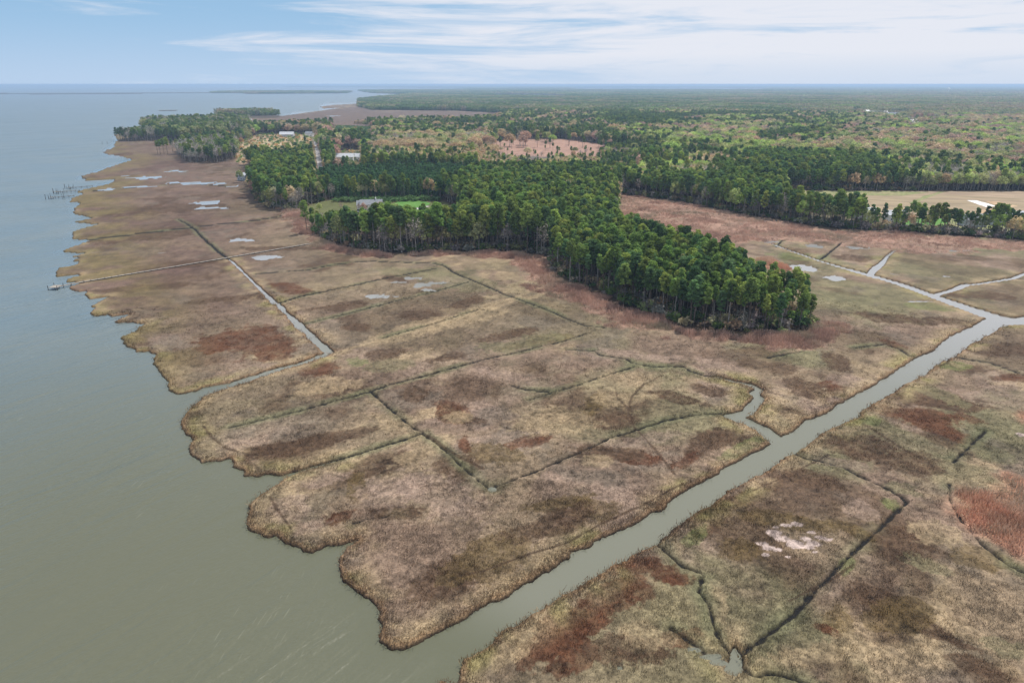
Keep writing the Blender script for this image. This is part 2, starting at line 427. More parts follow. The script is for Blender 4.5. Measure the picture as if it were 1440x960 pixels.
# patches of standing vegetation: centre, radii, turn, kind (R rust, B dark brown, O olive brown, S straw, P pale pink, G green)
PATCH = [(345, 478, 70, 20, -5, 'R'), (290, 487, 30, 14, 0, 'R'), (390, 495, 30, 12, -10, 'R'), (440, 624, 80, 11, -12, 'B'), (395, 630, 30, 8, -8, 'B'), (540, 655, 52, 16, -18, 'B'),
         (505, 690, 14, 20, 10, 'O'), (472, 733, 32, 9, -16, 'R'), (560, 720, 40, 7, -5, 'B'), (575, 553, 16, 10, 0, 'B'), (628, 577, 26, 13, 20, 'R'), (650, 590, 30, 5, 5, 'B'),
         (690, 640, 44, 16, 14, 'O'), (655, 625, 10, 14, -30, 'R'), (745, 625, 36, 8, -12, 'R'), (645, 660, 34, 24, 20, 'B'), (790, 712, 56, 10, -8, 'O'), (840, 722, 50, 18, 5, 'O'),
         (905, 648, 30, 10, 0, 'R'), (860, 640, 50, 12, 0, 'B'), (842, 566, 16, 12, -30, 'O'), (872, 592, 28, 11, 0, 'B'), (620, 820, 52, 34, -30, 'B'), (700, 780, 80, 26, -20, 'O'), (780, 740, 60, 20, -20, 'B'),
         (990, 628, 34, 15, -35, 'B'), (968, 650, 24, 10, -35, 'R'), (1020, 612, 34, 12, 0, 'B'), (1025, 720, 42, 13, -33, 'R'), (1000, 740, 30, 12, -25, 'B'), (845, 856, 122, 27, -33, 'R'), (800, 895, 50, 20, -30, 'R'), (935, 815, 44, 14, 10, 'R'), (905, 800, 46, 16, -10, 'R'), (950, 820, 28, 10, 0, 'R'),
         (955, 902, 36, 13, -10, 'R'), (795, 940, 36, 20, -20, 'R'), (760, 890, 30, 15, -50, 'R'), (880, 925, 60, 25, 0, 'B'), (1205, 628, 60, 15, 12, 'B'), (1150, 675, 60, 12, 15, 'B'), (1290, 584, 78, 13, 10, 'R'), (1300, 560, 90, 12, 8, 'B'), (1340, 570, 60, 10, 6, 'B'),
         (1320, 603, 70, 9, 18, 'R'), (1290, 655, 60, 16, 12, 'B'), (1410, 492, 55, 9, 4, 'B'), (1420, 530, 34, 6, 4, 'R'), (1350, 515, 50, 7, 8, 'B'), (1190, 748, 45, 8, 25, 'O'), (1265, 765, 45, 25, 10, 'B'), (1175, 872, 24, 24, 0, 'O'), (1160, 885, 22, 8, 20, 'R'), (1375, 790, 54, 18, 10, 'O'),
         (1310, 885, 60, 9, 27, 'B'), (1360, 930, 40, 12, 25, 'B'), (1235, 840, 60, 14, 25, 'B'), (1110, 735, 70, 12, 10, 'O'), (1060, 700, 60, 12, -30, 'B'),
         (390, 350, 60, 3, 0, 'B'), (205, 330, 80, 8, -5, 'B'), (250, 372, 70, 5, -6, 'B'), (230, 295, 100, 7, -3, 'B'), (210, 405, 60, 5, -5, 'B'), (330, 420, 50, 5, -5, 'B'), (480, 432, 35, 6, -8, 'B'), (410, 405, 40, 7, 8, 'R'), (400, 440, 20, 6, 0, 'B'),
         (595, 445, 30, 8, 0, 'B'), (660, 425, 24, 6, -10, 'B'), (500, 460, 22, 5, 0, 'B'), (1250, 447, 60, 6, 6, 'B'), (1330, 452, 50, 5, 6, 'B'), (1260, 485, 26, 6, 20, 'R'), (1180, 510, 24, 10, 20, 'B'), (1165, 538, 14, 6, 0, 'R'), (1180, 548, 16, 8, 0, 'R'), (1375, 415, 50, 5, 4, 'B'), (1200, 363, 30, 4, 4, 'B'), (1130, 545, 40, 14, 20, 'B'), (1110, 580, 30, 8, 20, 'B'),
         (560, 392, 24, 6, 0, 'B'), (720, 470, 40, 6, -10, 'B'), (540, 497, 30, 8, -10, 'B'), (450, 520, 30, 10, -20, 'R'), (620, 505, 30, 6, -10, 'B'), (760, 478, 50, 6, -10, 'O'), (950, 560, 40, 8, 10, 'B'), (1000, 550, 30, 6, 10, 'B'),
         (465, 543, 36, 10, -10, 'S'), (770, 592, 56, 22, 0, 'S'), (640, 585, 16, 8, 0, 'S'), (845, 655, 22, 8, 0, 'S'), (590, 462, 90, 8, -15, 'S'), (700, 430, 50, 5, -15, 'S'), (660, 450, 60, 8, -14, 'S'), (1310, 755, 44, 18, 10, 'S'), (1130, 925, 60, 22, -10, 'S'), (1200, 905, 50, 20, 10, 'S'), (880, 560, 40, 10, 0, 'S'),
         (620, 890, 50, 12, -25, 'S'), (760, 800, 60, 7, -30, 'S'), (700, 930, 40, 16, -40, 'S'), (590, 640, 40, 12, -20, 'S'), (430, 650, 50, 6, -14, 'S'), (480, 640, 60, 6, -16, 'S'), (370, 745, 20, 8, 20, 'S'), (1010, 850, 14, 30, -20, 'S'), (900, 900, 40, 22, 10, 'S'),
         (540, 695, 38, 17, -12, 'P'), (585, 680, 20, 16, 0, 'P'), (400, 715, 36, 22, -30, 'P'), (460, 675, 30, 10, -14, 'P'), (640, 700, 60, 30, 20, 'P'), (1210, 720, 28, 14, 0, 'P'), (1280, 603, 20, 6, 10, 'P'), (905, 620, 46, 10, -5, 'P'), (1200, 535, 40, 8, 10, 'P'), (1180, 650, 40, 6, 10, 'P'), (420, 745, 50, 10, -10, 'P'), (860, 500, 40, 7, 0, 'P'), (930, 503, 30, 6, 0, 'P'),
         (425, 668, 22, 5, -10, 'G'), (1183, 792, 13, 9, -30, 'G'), (1255, 715, 22, 12, 10, 'G'), (1275, 690, 30, 10, 10, 'G'), (1405, 905, 30, 12, 15, 'G'), (945, 522, 50, 10, 10, 'G'), (1340, 512, 24, 7, 0, 'G'), (640, 395, 60, 12, 5, 'G'), (590, 383, 60, 8, 0, 'G'), (1220, 592, 20, 8, 0, 'G'), (1120, 630, 14, 6, 0, 'G'), (1040, 630, 30, 8, -30, 'G'),
         (550, 515, 34, 9, -8, 'G'), (500, 510, 14, 6, -8, 'G'), (1330, 560, 40, 8, 20, 'G'), (1395, 640, 30, 14, 10, 'G'), (1300, 430, 40, 5, 4, 'G'), (1180, 418, 50, 8, 5, 'G'), (1120, 360, 40, 6, 3, 'G'), (1350, 345, 30, 3, 0, 'G'), (980, 755, 20, 10, -30, 'G'), (1050, 770, 30, 16, 0, 'O'), (1260, 860, 50, 22, 0, 'O'), (1300, 800, 40, 10, 20, 'G'), (740, 480, 60, 8, -10, 'G')]

F_MAIN = pl([(352, 266), (358, 280), (375, 292), (410, 298), (428, 292), (445, 285), (438, 300), (438, 327), (455, 336), (470, 341), (500, 351), (545, 357), (640, 354), (720, 354), (775, 362), (776, 383), (803, 398), (853, 415),
             (863, 428), (920, 445), (973, 462), (1053, 470), (1097, 471), (1140, 459), (1150, 452), (1132, 440), (1085, 425), (1040, 404), (990, 381), (940, 364), (885, 352),
             (866, 335), (864, 305), (872, 272), (957, 284), (1045, 302), (1080, 307), (1142, 318), (1192, 323), (1280, 326.5), (1355, 333), (1440, 338.5), (1620, 350),
             (1620, 338), (1440, 330), (1355, 326), (1280, 320), (1240, 317), (1192, 313.5), (1142, 308), (1108, 297), (1100, 268.5), (1440, 269), (1700, 271), (2400, 262)])
F_FAR_EDGE = np.array([(70000, 9000), (70000, 58000), (-14000, 58000)], float)
F_LEFT = pl([(402, 122.6), (560, 123.4), (664, 124.5), (655, 126.4), (560, 127), (505, 127.8), (524, 131), (590, 133.3), (545, 137.3), (506, 142), (506, 150), (520, 155), (640, 156), (720, 160), (700, 172), (640, 175), (560, 177), (470, 180), (440, 181),
             (352, 184), (345, 190), (331, 200), (331, 228), (348, 233), (358, 246), (358, 260)])
FOREST = np.vstack([F_MAIN, F_FAR_EDGE, F_LEFT])
WOOD_PEN = pl([(200, 177), (215, 175), (260, 174), (320, 171), (350, 172), (352, 184), (330, 190), (270, 197), (230, 198.5), (208, 198.5), (190, 199), (166, 199), (165, 197), (190, 194), (208, 190)])
WOOD_MID = pl([(248, 217), (262, 208), (300, 203), (334, 203), (337, 224), (305, 229.5), (265, 229)])
WOOD_ISLE = pl([(309, 160.2), (386, 159.6), (388, 162.4), (340, 163.8), (310, 163.2)])
SPIT_WOOD = pl([(300, 130.2), (340, 129.0), (376, 129.2), (430, 129), (492, 129.6), (485, 131.4), (400, 132), (352, 132.3), (340, 131.2), (300, 131.4)])
SPIT_THIN = pl([(-400, 131.0), (100, 131.1), (200, 130.4), (305, 130), (305, 131.2), (200, 132), (100, 132.9), (-400, 133.2)])
ISLET = [pl([(222, 155.4), (250, 155), (248, 156.2), (226, 156.4)]), pl([(290, 163.2), (309, 161), (340, 163.6), (388, 162.4), (400, 163), (390, 166.6), (345, 166.6), (300, 164)])]
LAGOON = [pl([(800, 123.9), (900, 123.6), (1080, 124.2), (1085, 126.6), (900, 126.4), (800, 126.4)]), pl([(690, 132.4), (760, 132.8), (805, 134.2), (800, 138), (740, 137), (690, 135.6)])]
CLEAR = {
    'house': pl([(428, 292), (445, 285), (470, 281), (545, 282), (612, 280), (640, 290), (648, 305), (630, 322), (580, 326), (520, 326), (480, 323), (450, 318), (438, 308)]),
    'field': pl([(1101, 268.5), (1440, 269.5), (1700, 271.5), (1700, 335), (1440, 329), (1355, 325), (1280, 319), (1240, 316), (1192, 313), (1142, 307.5), (1109, 297)]),
    'tan_marsh': pl([(690, 200), (720, 196), (790, 196), (850, 203), (852, 216), (835, 228), (760, 230), (700, 226)]),
    'road': pl([(434, 190), (446, 190), (461, 254), (443, 254)]),
    'orchard': pl([(331, 203), (345, 197), (365, 189), (437, 189), (438, 215), (425, 225), (385, 229), (340, 232), (331, 228)]),
    'young': pl([(460, 199), (530, 200), (524, 180), (470, 178)]),
    'shed': pl([(466, 246), (512, 246), (512, 211), (476, 212)]),
    'pink': pl([(352, 180), (375, 170), (400, 163), (450, 158), (505, 150), (530, 156), (640, 157), (722, 161), (700, 172), (560, 177), (470, 179), (395, 182)]),
    'town': pl([(1175, 158), (1215, 157), (1262, 162), (1300, 166.5), (1330, 168), (1322, 175), (1304, 190), (1272, 186), (1262, 175), (1215, 166)]),
}
REED = [pl([(398, 288), (425, 296), (432, 318), (442, 333), (470, 342), (500, 352), (545, 358), (640, 355), (720, 355), (773, 363), (774, 384), (803, 399), (850, 415), (863, 430), (920, 446), (973, 463),
            (1053, 471), (1097, 472), (1140, 460), (1152, 450), (1193, 457), (1187, 473), (1153, 480), (1120, 490), (1080, 491), (1020, 483), (973, 474), (907, 468), (870, 458), (830, 438), (787, 418), (753, 411), (742, 390), (720, 369),
            (685, 362), (647, 360), (610, 358), (572, 358), (540, 363), (520, 361), (467, 355), (440, 345), (418, 325), (400, 305)]),
        pl([(868, 300), (872, 273), (957, 285), (1045, 303), (1080, 308), (1142, 319), (1192, 324), (1280, 327.5), (1355, 334), (1440, 339.5), (1620, 350), (1620, 366), (1440, 354), (1375, 350), (1330, 359), (1305, 361), (1260, 352),
            (1220, 347), (1155, 341), (1120, 338), (1053, 340), (1020, 345), (985, 350), (940, 350), (885, 338), (868, 325)]),
        pl([(1060, 366), (1090, 364), (1112, 379), (1100, 384), (1070, 376)]),
        pl([(1345, 695), (1355, 687), (1394, 692), (1402, 673), (1430, 672), (1560, 690), (1560, 860), (1440, 787), (1434, 779), (1399, 756), (1364, 738), (1347, 721)]),
        pl([(1425, 584), (1440, 580), (1470, 582), (1470, 592), (1430, 590)])]

# ------------------------------------------------------------------ ground: one sheet to the horizon, finely divided where it is near
def build_fields(P):
    """land_sd (m from water, + on land), dry ditch distance, pool distance, near-water distance"""
    D = np.hypot(P[:, 0], P[:, 1])
    amp = np.clip(D / 260, .55, 4.0)
    n_edge = fbm(P, 7.0, 3, 3) * 1.1 * amp + fbm(P, 1.9, 3, 5) * .85
    land = poly_sd(P, BAY)
    bay = land.copy()
    for pg in (SPIT_THIN, SPIT_WOOD, *ISLET, WOOD_ISLE):
        land = np.maximum(land, -poly_sd(P, pg, 1500.0 if pg[0, 1] > 3000 else 300.0))
    for pg in LAGOON:
        land = np.minimum(land, poly_sd(P, pg, 1500.0))
    land = np.minimum(land, poly_sd(P, CHANNEL, 40.0) - .2)
    land = np.minimum(land, poly_sd(P, CREEK_A, 40.0))
    far_fade = sstep(3000, 1500, D)
    land = land + n_edge * .8 * far_fade
    for pts, w in WET:
        land = np.minimum(land, line_sd(P, pl(pts), w) + fbm(P, 3.0, 2, 8) * .5)
    ditch = np.full(len(P), 1e6)
    for k, (pts, w) in enumerate(DITCH):
        base = pl(pts)
        # wander a little between the surveyed points
        fine = [base[0]]
        for i in range(len(base) - 1):
            L = np.linalg.norm(base[i + 1] - base[i])
            n = max(1, int(L / 9))
            nrm = np.array([-(base[i + 1] - base[i])[1], (base[i + 1] - base[i])[0]]) / max(L, 1e-6)
            for j in range(1, n + 1):
                off = (math.sin(k * 3.1 + j * 1.7 + i) * .35) if j < n else 0
                fine.append(base[i] + (base[i + 1] - base[i]) * j / n + nrm * off)
        grow = np.clip(np.linalg.norm(base.mean(0)) / 300.0, .45, 1.7)
        ditch = np.minimum(ditch, line_sd(P, fine, np.array(w) * grow, 25.0))
    ditch = ditch + fbm(P, 1.7, 3, 12) * .55 + .03
    pond = np.full(len(P), 1e6)
    for cx, cy, rx, ry in POND:
        c = np.array(at(cx, cy))
        ex = abs(at(cx + rx, cy)[0] - c[0])
        ey = abs(at(cx, cy - ry)[1] - at(cx, cy + ry)[1]) / 2
        m = (abs(P[:, 0] - c[0]) < ex * 2.2) & (abs(P[:, 1] - c[1]) < ey * 2.2)
        if m.any():
            q = np.hypot((P[m, 0] - c[0]) / ex, (P[m, 1] - c[1]) / ey)
            s = min(ex, ey)
            q = (q - 1) + fbm(P[m], max(s * .9, 2.5), 3, 21) * .8
            pond[m] = np.minimum(pond[m], q * s)
    return D, land, ditch, pond, bay


C = {k: np.array(v) for k, v in dict(
    mauve=(.215, .162, .122), tan=(.255, .203, .140), straw=(.37, .300, .190), pale=(.300, .232, .188), sage=(.172, .170, .096), brown=(.090, .058, .036), rust=(.108, .050, .027),
    olive=(.118, .086, .034), green=(.135, .175, .06), mud=(.014, .013, .010), wet=(.20, .17, .14), pan=(.52, .44, .41), reed=(.44, .288, .225), redreed=(.62, .33, .225), litter=(.075, .055, .040),
    upland=(.20, .18, .11), sand=(.40, .33, .25), greyish=(.155, .135, .108)).items()}


def mixc(col, c, f):
    return col + (c - col) * np.clip(f, 0, 1)[:, None]


def ground_colour(P, D, land, ditch, pond, bay):
    n = len(P)
    px, py = to_px(P)
    wob = np.stack([fbm(P, 30, 3, 40) * 9, fbm(P, 30, 3, 41) * 9], 1)
    Q = P + wob
    col = np.repeat(C['mauve'][None], n, 0)
    col = mixc(col, C['tan'], sstep(-.15, .28, fbm(Q, 34, 5, 50)))
    col = mixc(col, C['pale'], sstep(.12, .42, fbm(Q, 22, 5, 51)) * .6)
    col = mixc(col, C['straw'], sstep(.18, .48, fbm(Q, 26, 5, 52)) * .7)
    east = sstep(620, 1150, px)
    col = mixc(col, C['sage'], (sstep(-.1, .3, fbm(Q, 38, 5, 53)) * (.30 + .50 * east)))
    west = sstep(560, 250, px) * sstep(520, 430, py)
    col = mixc(col, np.array((.135, .092, .075)), west * .75)
    col = mixc(col, C['greyish'], sstep(.15, .5, fbm(Q, 16, 4, 58)) * .55)
    col = mixc(col, C['brown'], sstep(.16, .42, fbm(Q * [1, .8], 30, 6, 54)) * .74)
    col = mixc(col, np.array((.125, .098, .062)), sstep(.08, .36, fbm(Q * [1, .7], 58, 6, 57)) * .62)
    col = mixc(col, np.array((.115, .075, .062)), sstep(.1, .5, fbm(Q * [1, .55], 48, 4, 55)) * west * .8)
    # surveyed patches
    hi, lo, fin = fbm(P, 9.0, 4, 60), fbm(P, 2.4, 3, 61), fbm(P, .9, 2, 62) * sstep(420, 160, D)
    key = dict(R='rust', B='brown', O='olive', S='straw', P='pale', G='sage')
    for cx, cy, rx, ry, rot, k in PATCH:
        m = (abs(px - cx) < rx * 1.9 + ry) & (abs(py - cy) < (ry + rx * abs(math.sin(math.radians(rot)))) * 1.9 + 4)
        if not m.any():
            continue
        c = at(cx, cy)
        # the patch axes on the ground, from surveyed end points
        r = math.radians(rot)
        ax = np.array(at(cx + rx * math.cos(r), cy + rx * math.sin(r))) - c
        by = np.array(at(cx - ry * math.sin(r), cy + ry * math.cos(r))) - c
        M = np.linalg.inv(np.stack([ax, by], 1))
        d = (P[m] - c + wob[m] * .35) @ M.T
        q = np.hypot(d[:, 0], d[:, 1]) * .88 + hi[m] * .50 + lo[m] * .30 + fin[m] * .25
        f = sstep(1.02, .80, q) * (.92 if k in 'RBO' else .62)
        cc = C[key[k]] if not (k == 'G' and rx * ry < 300) else C['green']
        f = f * (.72 + .28 * sstep(-.35, .25, lo[m] + fin[m] * .6)) * (.78 if k == 'O' else 1.0)
        col[m] = mixc(col[m], cc, f)
    # edges by water
    lv = sstep(9, 2, land) * sstep(.3, 1.5, land) * sstep(900, 300, D)
    col = mixc(col, C['straw'] * .95, lv * sstep(-.4, .4, fbm(P, 6, 3, 70)) * .75)
    col = mixc(col, np.array((.25, .235, .10)), lv * sstep(.05, .5, fbm(P, 11, 3, 71)) * .7)
    rim = sstep(2.0, .7, land + fbm(P, 3, 2, 72) * .6) * sstep(700, 200, D)
    col = mixc(col, np.array((.24, .155, .085)), rim * .65)
    wshore = sstep(60, 10, bay) * sstep(330, 180, px) * sstep(-.5, .3, fbm(P, 22, 3, 73))
    col = mixc(col, np.array((.180, .150, .068)), wshore * .8)
    gd = sstep(3.6, .6, ditch) * sstep(-.5, .4, fbm(P, 14, 3, 74))
    col = mixc(col, np.array((.155, .170, .095)), gd * .65)
    for pts, w in TRAIL:
        t = line_sd(P, pl(pts), [w], 8.0) + fbm(P, 2.5, 2, 75) * .3
        wide = w > .6
        col = mixc(col, C['straw'] if wide else C['brown'] * .75, sstep(.12 + .5 * w, -.1, t) * (.5 if wide else .75))
    # mud pans: bare, pale
    pn = np.full(n, 9.0)
    for cx, cy, rx, ry in PAN:
        c = at(cx, cy)
        ex = abs(at(cx + rx, cy)[0] - c[0])
        ey = abs(at(cx, cy - ry)[1] - at(cx, cy + ry)[1]) / 2
        m = (abs(P[:, 0] - c[0]) < ex * 2) & (abs(P[:, 1] - c[1]) < ey * 2)
        if m.any():
            q = np.hypot((P[m, 0] - c[0]) / ex, (P[m, 1] - c[1]) / ey) + fbm(P[m], 3.0, 4, 80) * .85
            pn[m] = np.minimum(pn[m], q)
    col = mixc(col, C['pan'], sstep(1.05, .95, pn))
    # reeds, wood floors, upland
    for pg in (SPIT_THIN, *ISLET):
        col = mixc(col, np.array((.075, .06, .04)), sstep(20, -20, poly_sd(P, pg, 1500.0)))
    up = np.zeros(n, bool)
    for i, pg in enumerate(REED):
        d = poly_sd(P, pg, 40.0) + fbm(P, 8, 4, 85) * (10 if i == 0 else 5 if i > 1 else 16)
        rc = C['redreed'] if i >= 2 else C['reed']
        f = sstep(3, -4, d)
        col = mixc(col, rc * .8, f * (.72 + .26 * sstep(-.3, .3, fbm(P, 5, 3, 88))))
        col = mixc(col, C['mauve'], f * sstep(.1, .5, fbm(P, 14, 3, 86)) * .6)
    df = poly_sd(P, FOREST)
    for pg in (WOOD_PEN, WOOD_MID, WOOD_ISLE, SPIT_WOOD):
        df = np.minimum(df, poly_sd(P, pg, 300.0))
    f = sstep(3, -3, df + fbm(P, 8, 3, 87) * 3)
    col = mixc(col, C['litter'], f)
    for k, pg in CLEAR.items():
        d = poly_sd(P, pg, 200.0)
        cc = {'house': np.array((.13, .15, .06)), 'field': C['upland'] * .62, 'tan_marsh': C['reed'] * .85, 'pink': np.array((.15, .112, .088)), 'orchard': np.array((.36, .27, .18)), 'town': np.array((.3, .28, .22))}.get(k, C['upland'])
        col = mixc(col, cc, sstep(3, -3, d))
    # wet mud
    col = mixc(col, C['mud'], sstep(.75, .15, land) * .95)
    col = mixc(col, C['mud'], sstep(.45, -.05, ditch))
    col = mixc(col, C['wet'], sstep(.6, 0.0, pond) * .7)
    # tussocks and stems, faded where the sheet is too coarse to hold them
    s1 = fbm(P, 1.0, 2, 90) * sstep(420, 160, D)
    s2 = fbm(P, 3.2, 3, 91) * sstep(900, 350, D)
    s3 = fbm(P, 9.0, 3, 92)
    col = col * (1 + .44 * s1 + .34 * s2 + .28 * s3)[:, None]
    return np.clip(col * np.array((.752, .706, .680)), .010, .8), df


NC, NR = 1400, 785
ang = np.linspace(-math.radians(54), math.radians(58), NC)
dep = np.concatenate([np.linspace(math.radians(56), .046, 700), np.linspace(.0452, .00166, 85)])
R = CAM_H / np.tan(dep)
AA, RR = np.meshgrid(ang, R)
GP = np.stack([(np.sin(AA) * RR).ravel(), (np.cos(AA) * RR).ravel()], 1)
D, land, ditch, pond, bay = build_fields(GP)
colr, dfor = ground_colour(GP, D, land, ditch, pond, bay)
h = -1.0 + 1.62 * sstep(-.55, .75, land)
h = h + sstep(.3, 3, land) * (fbm(GP, 1.3, 2, 101) * .16 * sstep(500, 200, D) + fbm(GP, 5, 3, 102) * .16 * sstep(1200, 500, D))
h = np.where(ditch < .7, np.minimum(h, np.maximum(h - .62 * sstep(.55, -.1, ditch), .06)), h)
h = np.where(pond < 1.5, np.minimum(h, .62 - .78 * sstep(1.3, -.15, pond)), h)
far = D > 2500
h = np.where(far & (land > 0), np.maximum(h, .8), h)
upl = sstep(2, -8, dfor) * (land > 1)
h = np.where(upl > .01, np.maximum(h, .62 + .23 * upl), h)
GV = np.column_stack([GP, h])
keepv = (land > -5)
ii = np.arange(NC * NR).reshape(NR, NC)
Q = np.stack([ii[:-1, :-1], ii[:-1, 1:], ii[1:, 1:], ii[1:, :-1]], -1).reshape(-1, 4)
kq = keepv[Q].any(1)
Q = Q[kq]
used = np.unique(Q)
rem = np.full(NC * NR, -1)
rem[used] = np.arange(len(used))


def add_attr(me, name, typ, arr, domain='POINT'):
    a = me.attributes.new(name, typ, domain)
    f = {'FLOAT_COLOR': 'color', 'FLOAT_VECTOR': 'vector'}.get(typ, 'value')
    if typ == 'FLOAT_COLOR' and arr.shape[1] == 3:
        arr = np.column_stack([arr, np.ones(len(arr))])
    a.data.foreach_set(f, np.ascontiguousarray(arr, np.int32 if typ == 'INT' else np.float32).ravel())


gm, nt, b = principled('marsh_soil', rough=.95, spec=.15)
at_n = nd(nt, 'ShaderNodeAttribute', attribute_name='albedo')
geo = nd(nt, 'ShaderNodeNewGeometry')
fn = nd(nt, 'ShaderNodeTexNoise')
fn.inputs['Scale'].default_value = 1.9
fn.inputs['Detail'].default_value = 4
fn.inputs['Roughness'].default_value = .7
nt.links.new(geo.outputs['Position'], fn.inputs[0])
fm = maprange(nt, fn.outputs[0], .28, .72, .58, 1.42, False)
sc_n = nd(nt, 'ShaderNodeVectorMath', operation='SCALE')
nt.links.new(at_n.outputs['Color'], sc_n.inputs[0])
nt.links.new(fm, sc_n.inputs['Scale'])
nt.links.new(sc_n.outputs[0], b.inputs['Base Color'])
bp = nd(nt, 'ShaderNodeBump')
bp.inputs['Strength'].default_value = .75
bp.inputs['Distance'].default_value = .3
nt.links.new(fn.outputs[0], bp.inputs['Height'])
nt.links.new(bp.outputs[0], b.inputs['Normal'])
gme = add_mesh('ground', GV[used], quads=rem[Q], mat=gm, smooth=True)
add_attr(gme, 'albedo', 'FLOAT_COLOR', colr[used])
tag(link('ground', gme), kind='structure')

# ------------------------------------------------------------------ water: bay, sea, channels and pools share one level sheet
WNC, WNR = 260, 200
wa = np.linspace(-math.radians(60), math.radians(60), WNC)
wr = CAM_H / np.tan(np.linspace(math.radians(60), 0.00166, WNR))
A2, R2 = np.meshgrid(wa, wr)
WP = np.stack([(np.sin(A2) * R2).ravel(), (np.cos(A2) * R2).ravel()], 1)
wbay = poly_sd(WP, BAY)
calm = sstep(-6, 10, wbay + 3)
shal = sstep(-250, -30, wbay) * sstep(400, 140, np.hypot(WP[:, 0], WP[:, 1]))
sheenv = sstep(1, 22, wbay)  # inland water whose base colour carries painted sky reflection
wi = np.arange(WNC * WNR).reshape(WNR, WNC)
WQ = np.stack([wi[:-1, :-1], wi[:-1, 1:], wi[1:, 1:], wi[1:, :-1]], -1).reshape(-1, 4)
wm, nt, b = principled('bay_water', (.105, .112, .078), .12, .5)
b.inputs['IOR'].default_value = 1.36
geo = nd(nt, 'ShaderNodeNewGeometry')
acalm = nd(nt, 'ShaderNodeAttribute', attribute_name='calm')
ashal = nd(nt, 'ShaderNodeAttribute', attribute_name='shallow')
asheen = nd(nt, 'ShaderNodeAttribute', attribute_name='silt')


def tex(nt, vec, scale, rot, stretch, detail=3, rough=.55, distort=0.0):
    m0 = nd(nt, 'ShaderNodeMapping')
    m0.inputs['Rotation'].default_value = (0, 0, rot)
    nt.links.new(vec, m0.inputs[0])
    m_ = nd(nt, 'ShaderNodeMapping')
    m_.inputs['Scale'].default_value = stretch
    nt.links.new(m0.outputs[0], m_.inputs[0])
    n_ = nd(nt, 'ShaderNodeTexNoise')
    n_.inputs['Scale'].default_value = scale
    n_.inputs['Detail'].default_value = detail
    n_.inputs['Roughness'].default_value = rough
    n_.inputs['Distortion'].default_value = distort
    nt.links.new(m_.outputs[0], n_.inputs[0])
    return n_.outputs[0]


pos = geo.outputs['Position']
_a, _b = np.array(at(0, 525, 0)), np.array(at(150, 485, 0))
CREST = math.atan2(_b[1] - _a[1], _b[0] - _a[0])
_a, _b = np.array(at(300, 905, 0)), np.array(at(330, 860, 0))
STREAK = math.atan2(_b[1] - _a[1], _b[0] - _a[0])
w1 = tex(nt, pos, .19, -CREST, (.16, 1.0, 1.0), 3, .55, .35)       # wind waves
w2 = tex(nt, pos, 1.1, -CREST + .25, (.45, 1.0, 1.0), 2)                # ripples
w3 = tex(nt, pos, .016, -CREST, (.3, 1.0, 1.0), 4)               # gusts
wh = math_node(nt, 'ADD', math_node(nt, 'MULTIPLY', w1, 1.0), math_node(nt, 'MULTIPLY', w2, .16))
amp = math_node(nt, 'MULTIPLY', math_node(nt, 'SUBTRACT', 1.0, math_node(nt, 'MULTIPLY', acalm.outputs['Fac'], .92)), maprange(nt, w3, .35, .65, .35, 1.3))
amp = math_node(nt, 'MULTIPLY', amp, maprange(nt, ashal.outputs['Fac'], 0, 1, 1.0, .42))
bp = nd(nt, 'ShaderNodeBump')
bp.inputs['Distance'].default_value = 2.5
nt.links.new(math_node(nt, 'MULTIPLY', amp, .9), bp.inputs['Strength'])
nt.links.new(wh, bp.inputs['Height'])
nt.links.new(bp.outputs[0], b.inputs['Normal'])
dist = nd(nt, 'ShaderNodeVectorMath', operation='LENGTH')
nt.links.new(pos, dist.inputs[0])
murk = tex(nt, pos, .02, 0, (1, 1, 1), 3)
wc = mixcol(nt, maprange(nt, murk, .35, .65, 0, 1), (.108, .150, .172), (.128, .162, .172))
wc = mixcol(nt, ashal.outputs['Fac'], wc, (.096, .100, .066))
silt = math_node(nt, 'MULTIPLY', asheen.outputs['Fac'], maprange(nt, dist.outputs['Value'], 190, 400, .0, 1.0))
wc = mixcol(nt, math_node(nt, 'MULTIPLY', asheen.outputs['Fac'], .8), wc, (.155, .158, .125))
wc = mixcol(nt, silt, wc, (.25, .25, .25))  # sky reflection painted as a paler base, growing with distance
fleck = tex(nt, pos, 2.1, -STREAK, (.08, 1.0, 1.0), 2, .5)  # sparse pale flecks drawn out along one direction
fleck2 = tex(nt, pos, .035, 0, (1, 1, 1), 2)
fo = math_node(nt, 'MULTIPLY', maprange(nt, fleck, .63, .74, 0, .10), maprange(nt, fleck2, .47, .60, 0, 1))
fo = math_node(nt, 'MULTIPLY', fo, math_node(nt, 'SUBTRACT', 1.0, acalm.outputs['Fac']))
wc = mixcol(nt, fo, wc, (.55, .55, .45))
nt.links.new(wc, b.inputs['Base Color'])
rg = math_node(nt, 'SUBTRACT', maprange(nt, dist.outputs['Value'], 100, 1500, .31, .32), math_node(nt, 'MULTIPLY', acalm.outputs['Fac'], .25))
nt.links.new(rg, b.inputs['Roughness'])
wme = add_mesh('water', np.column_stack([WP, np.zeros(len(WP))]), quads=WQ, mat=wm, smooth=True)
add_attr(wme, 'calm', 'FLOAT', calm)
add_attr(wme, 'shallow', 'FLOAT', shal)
add_attr(wme, 'silt', 'FLOAT', sheenv)
tag(link('water', wme), kind='structure')

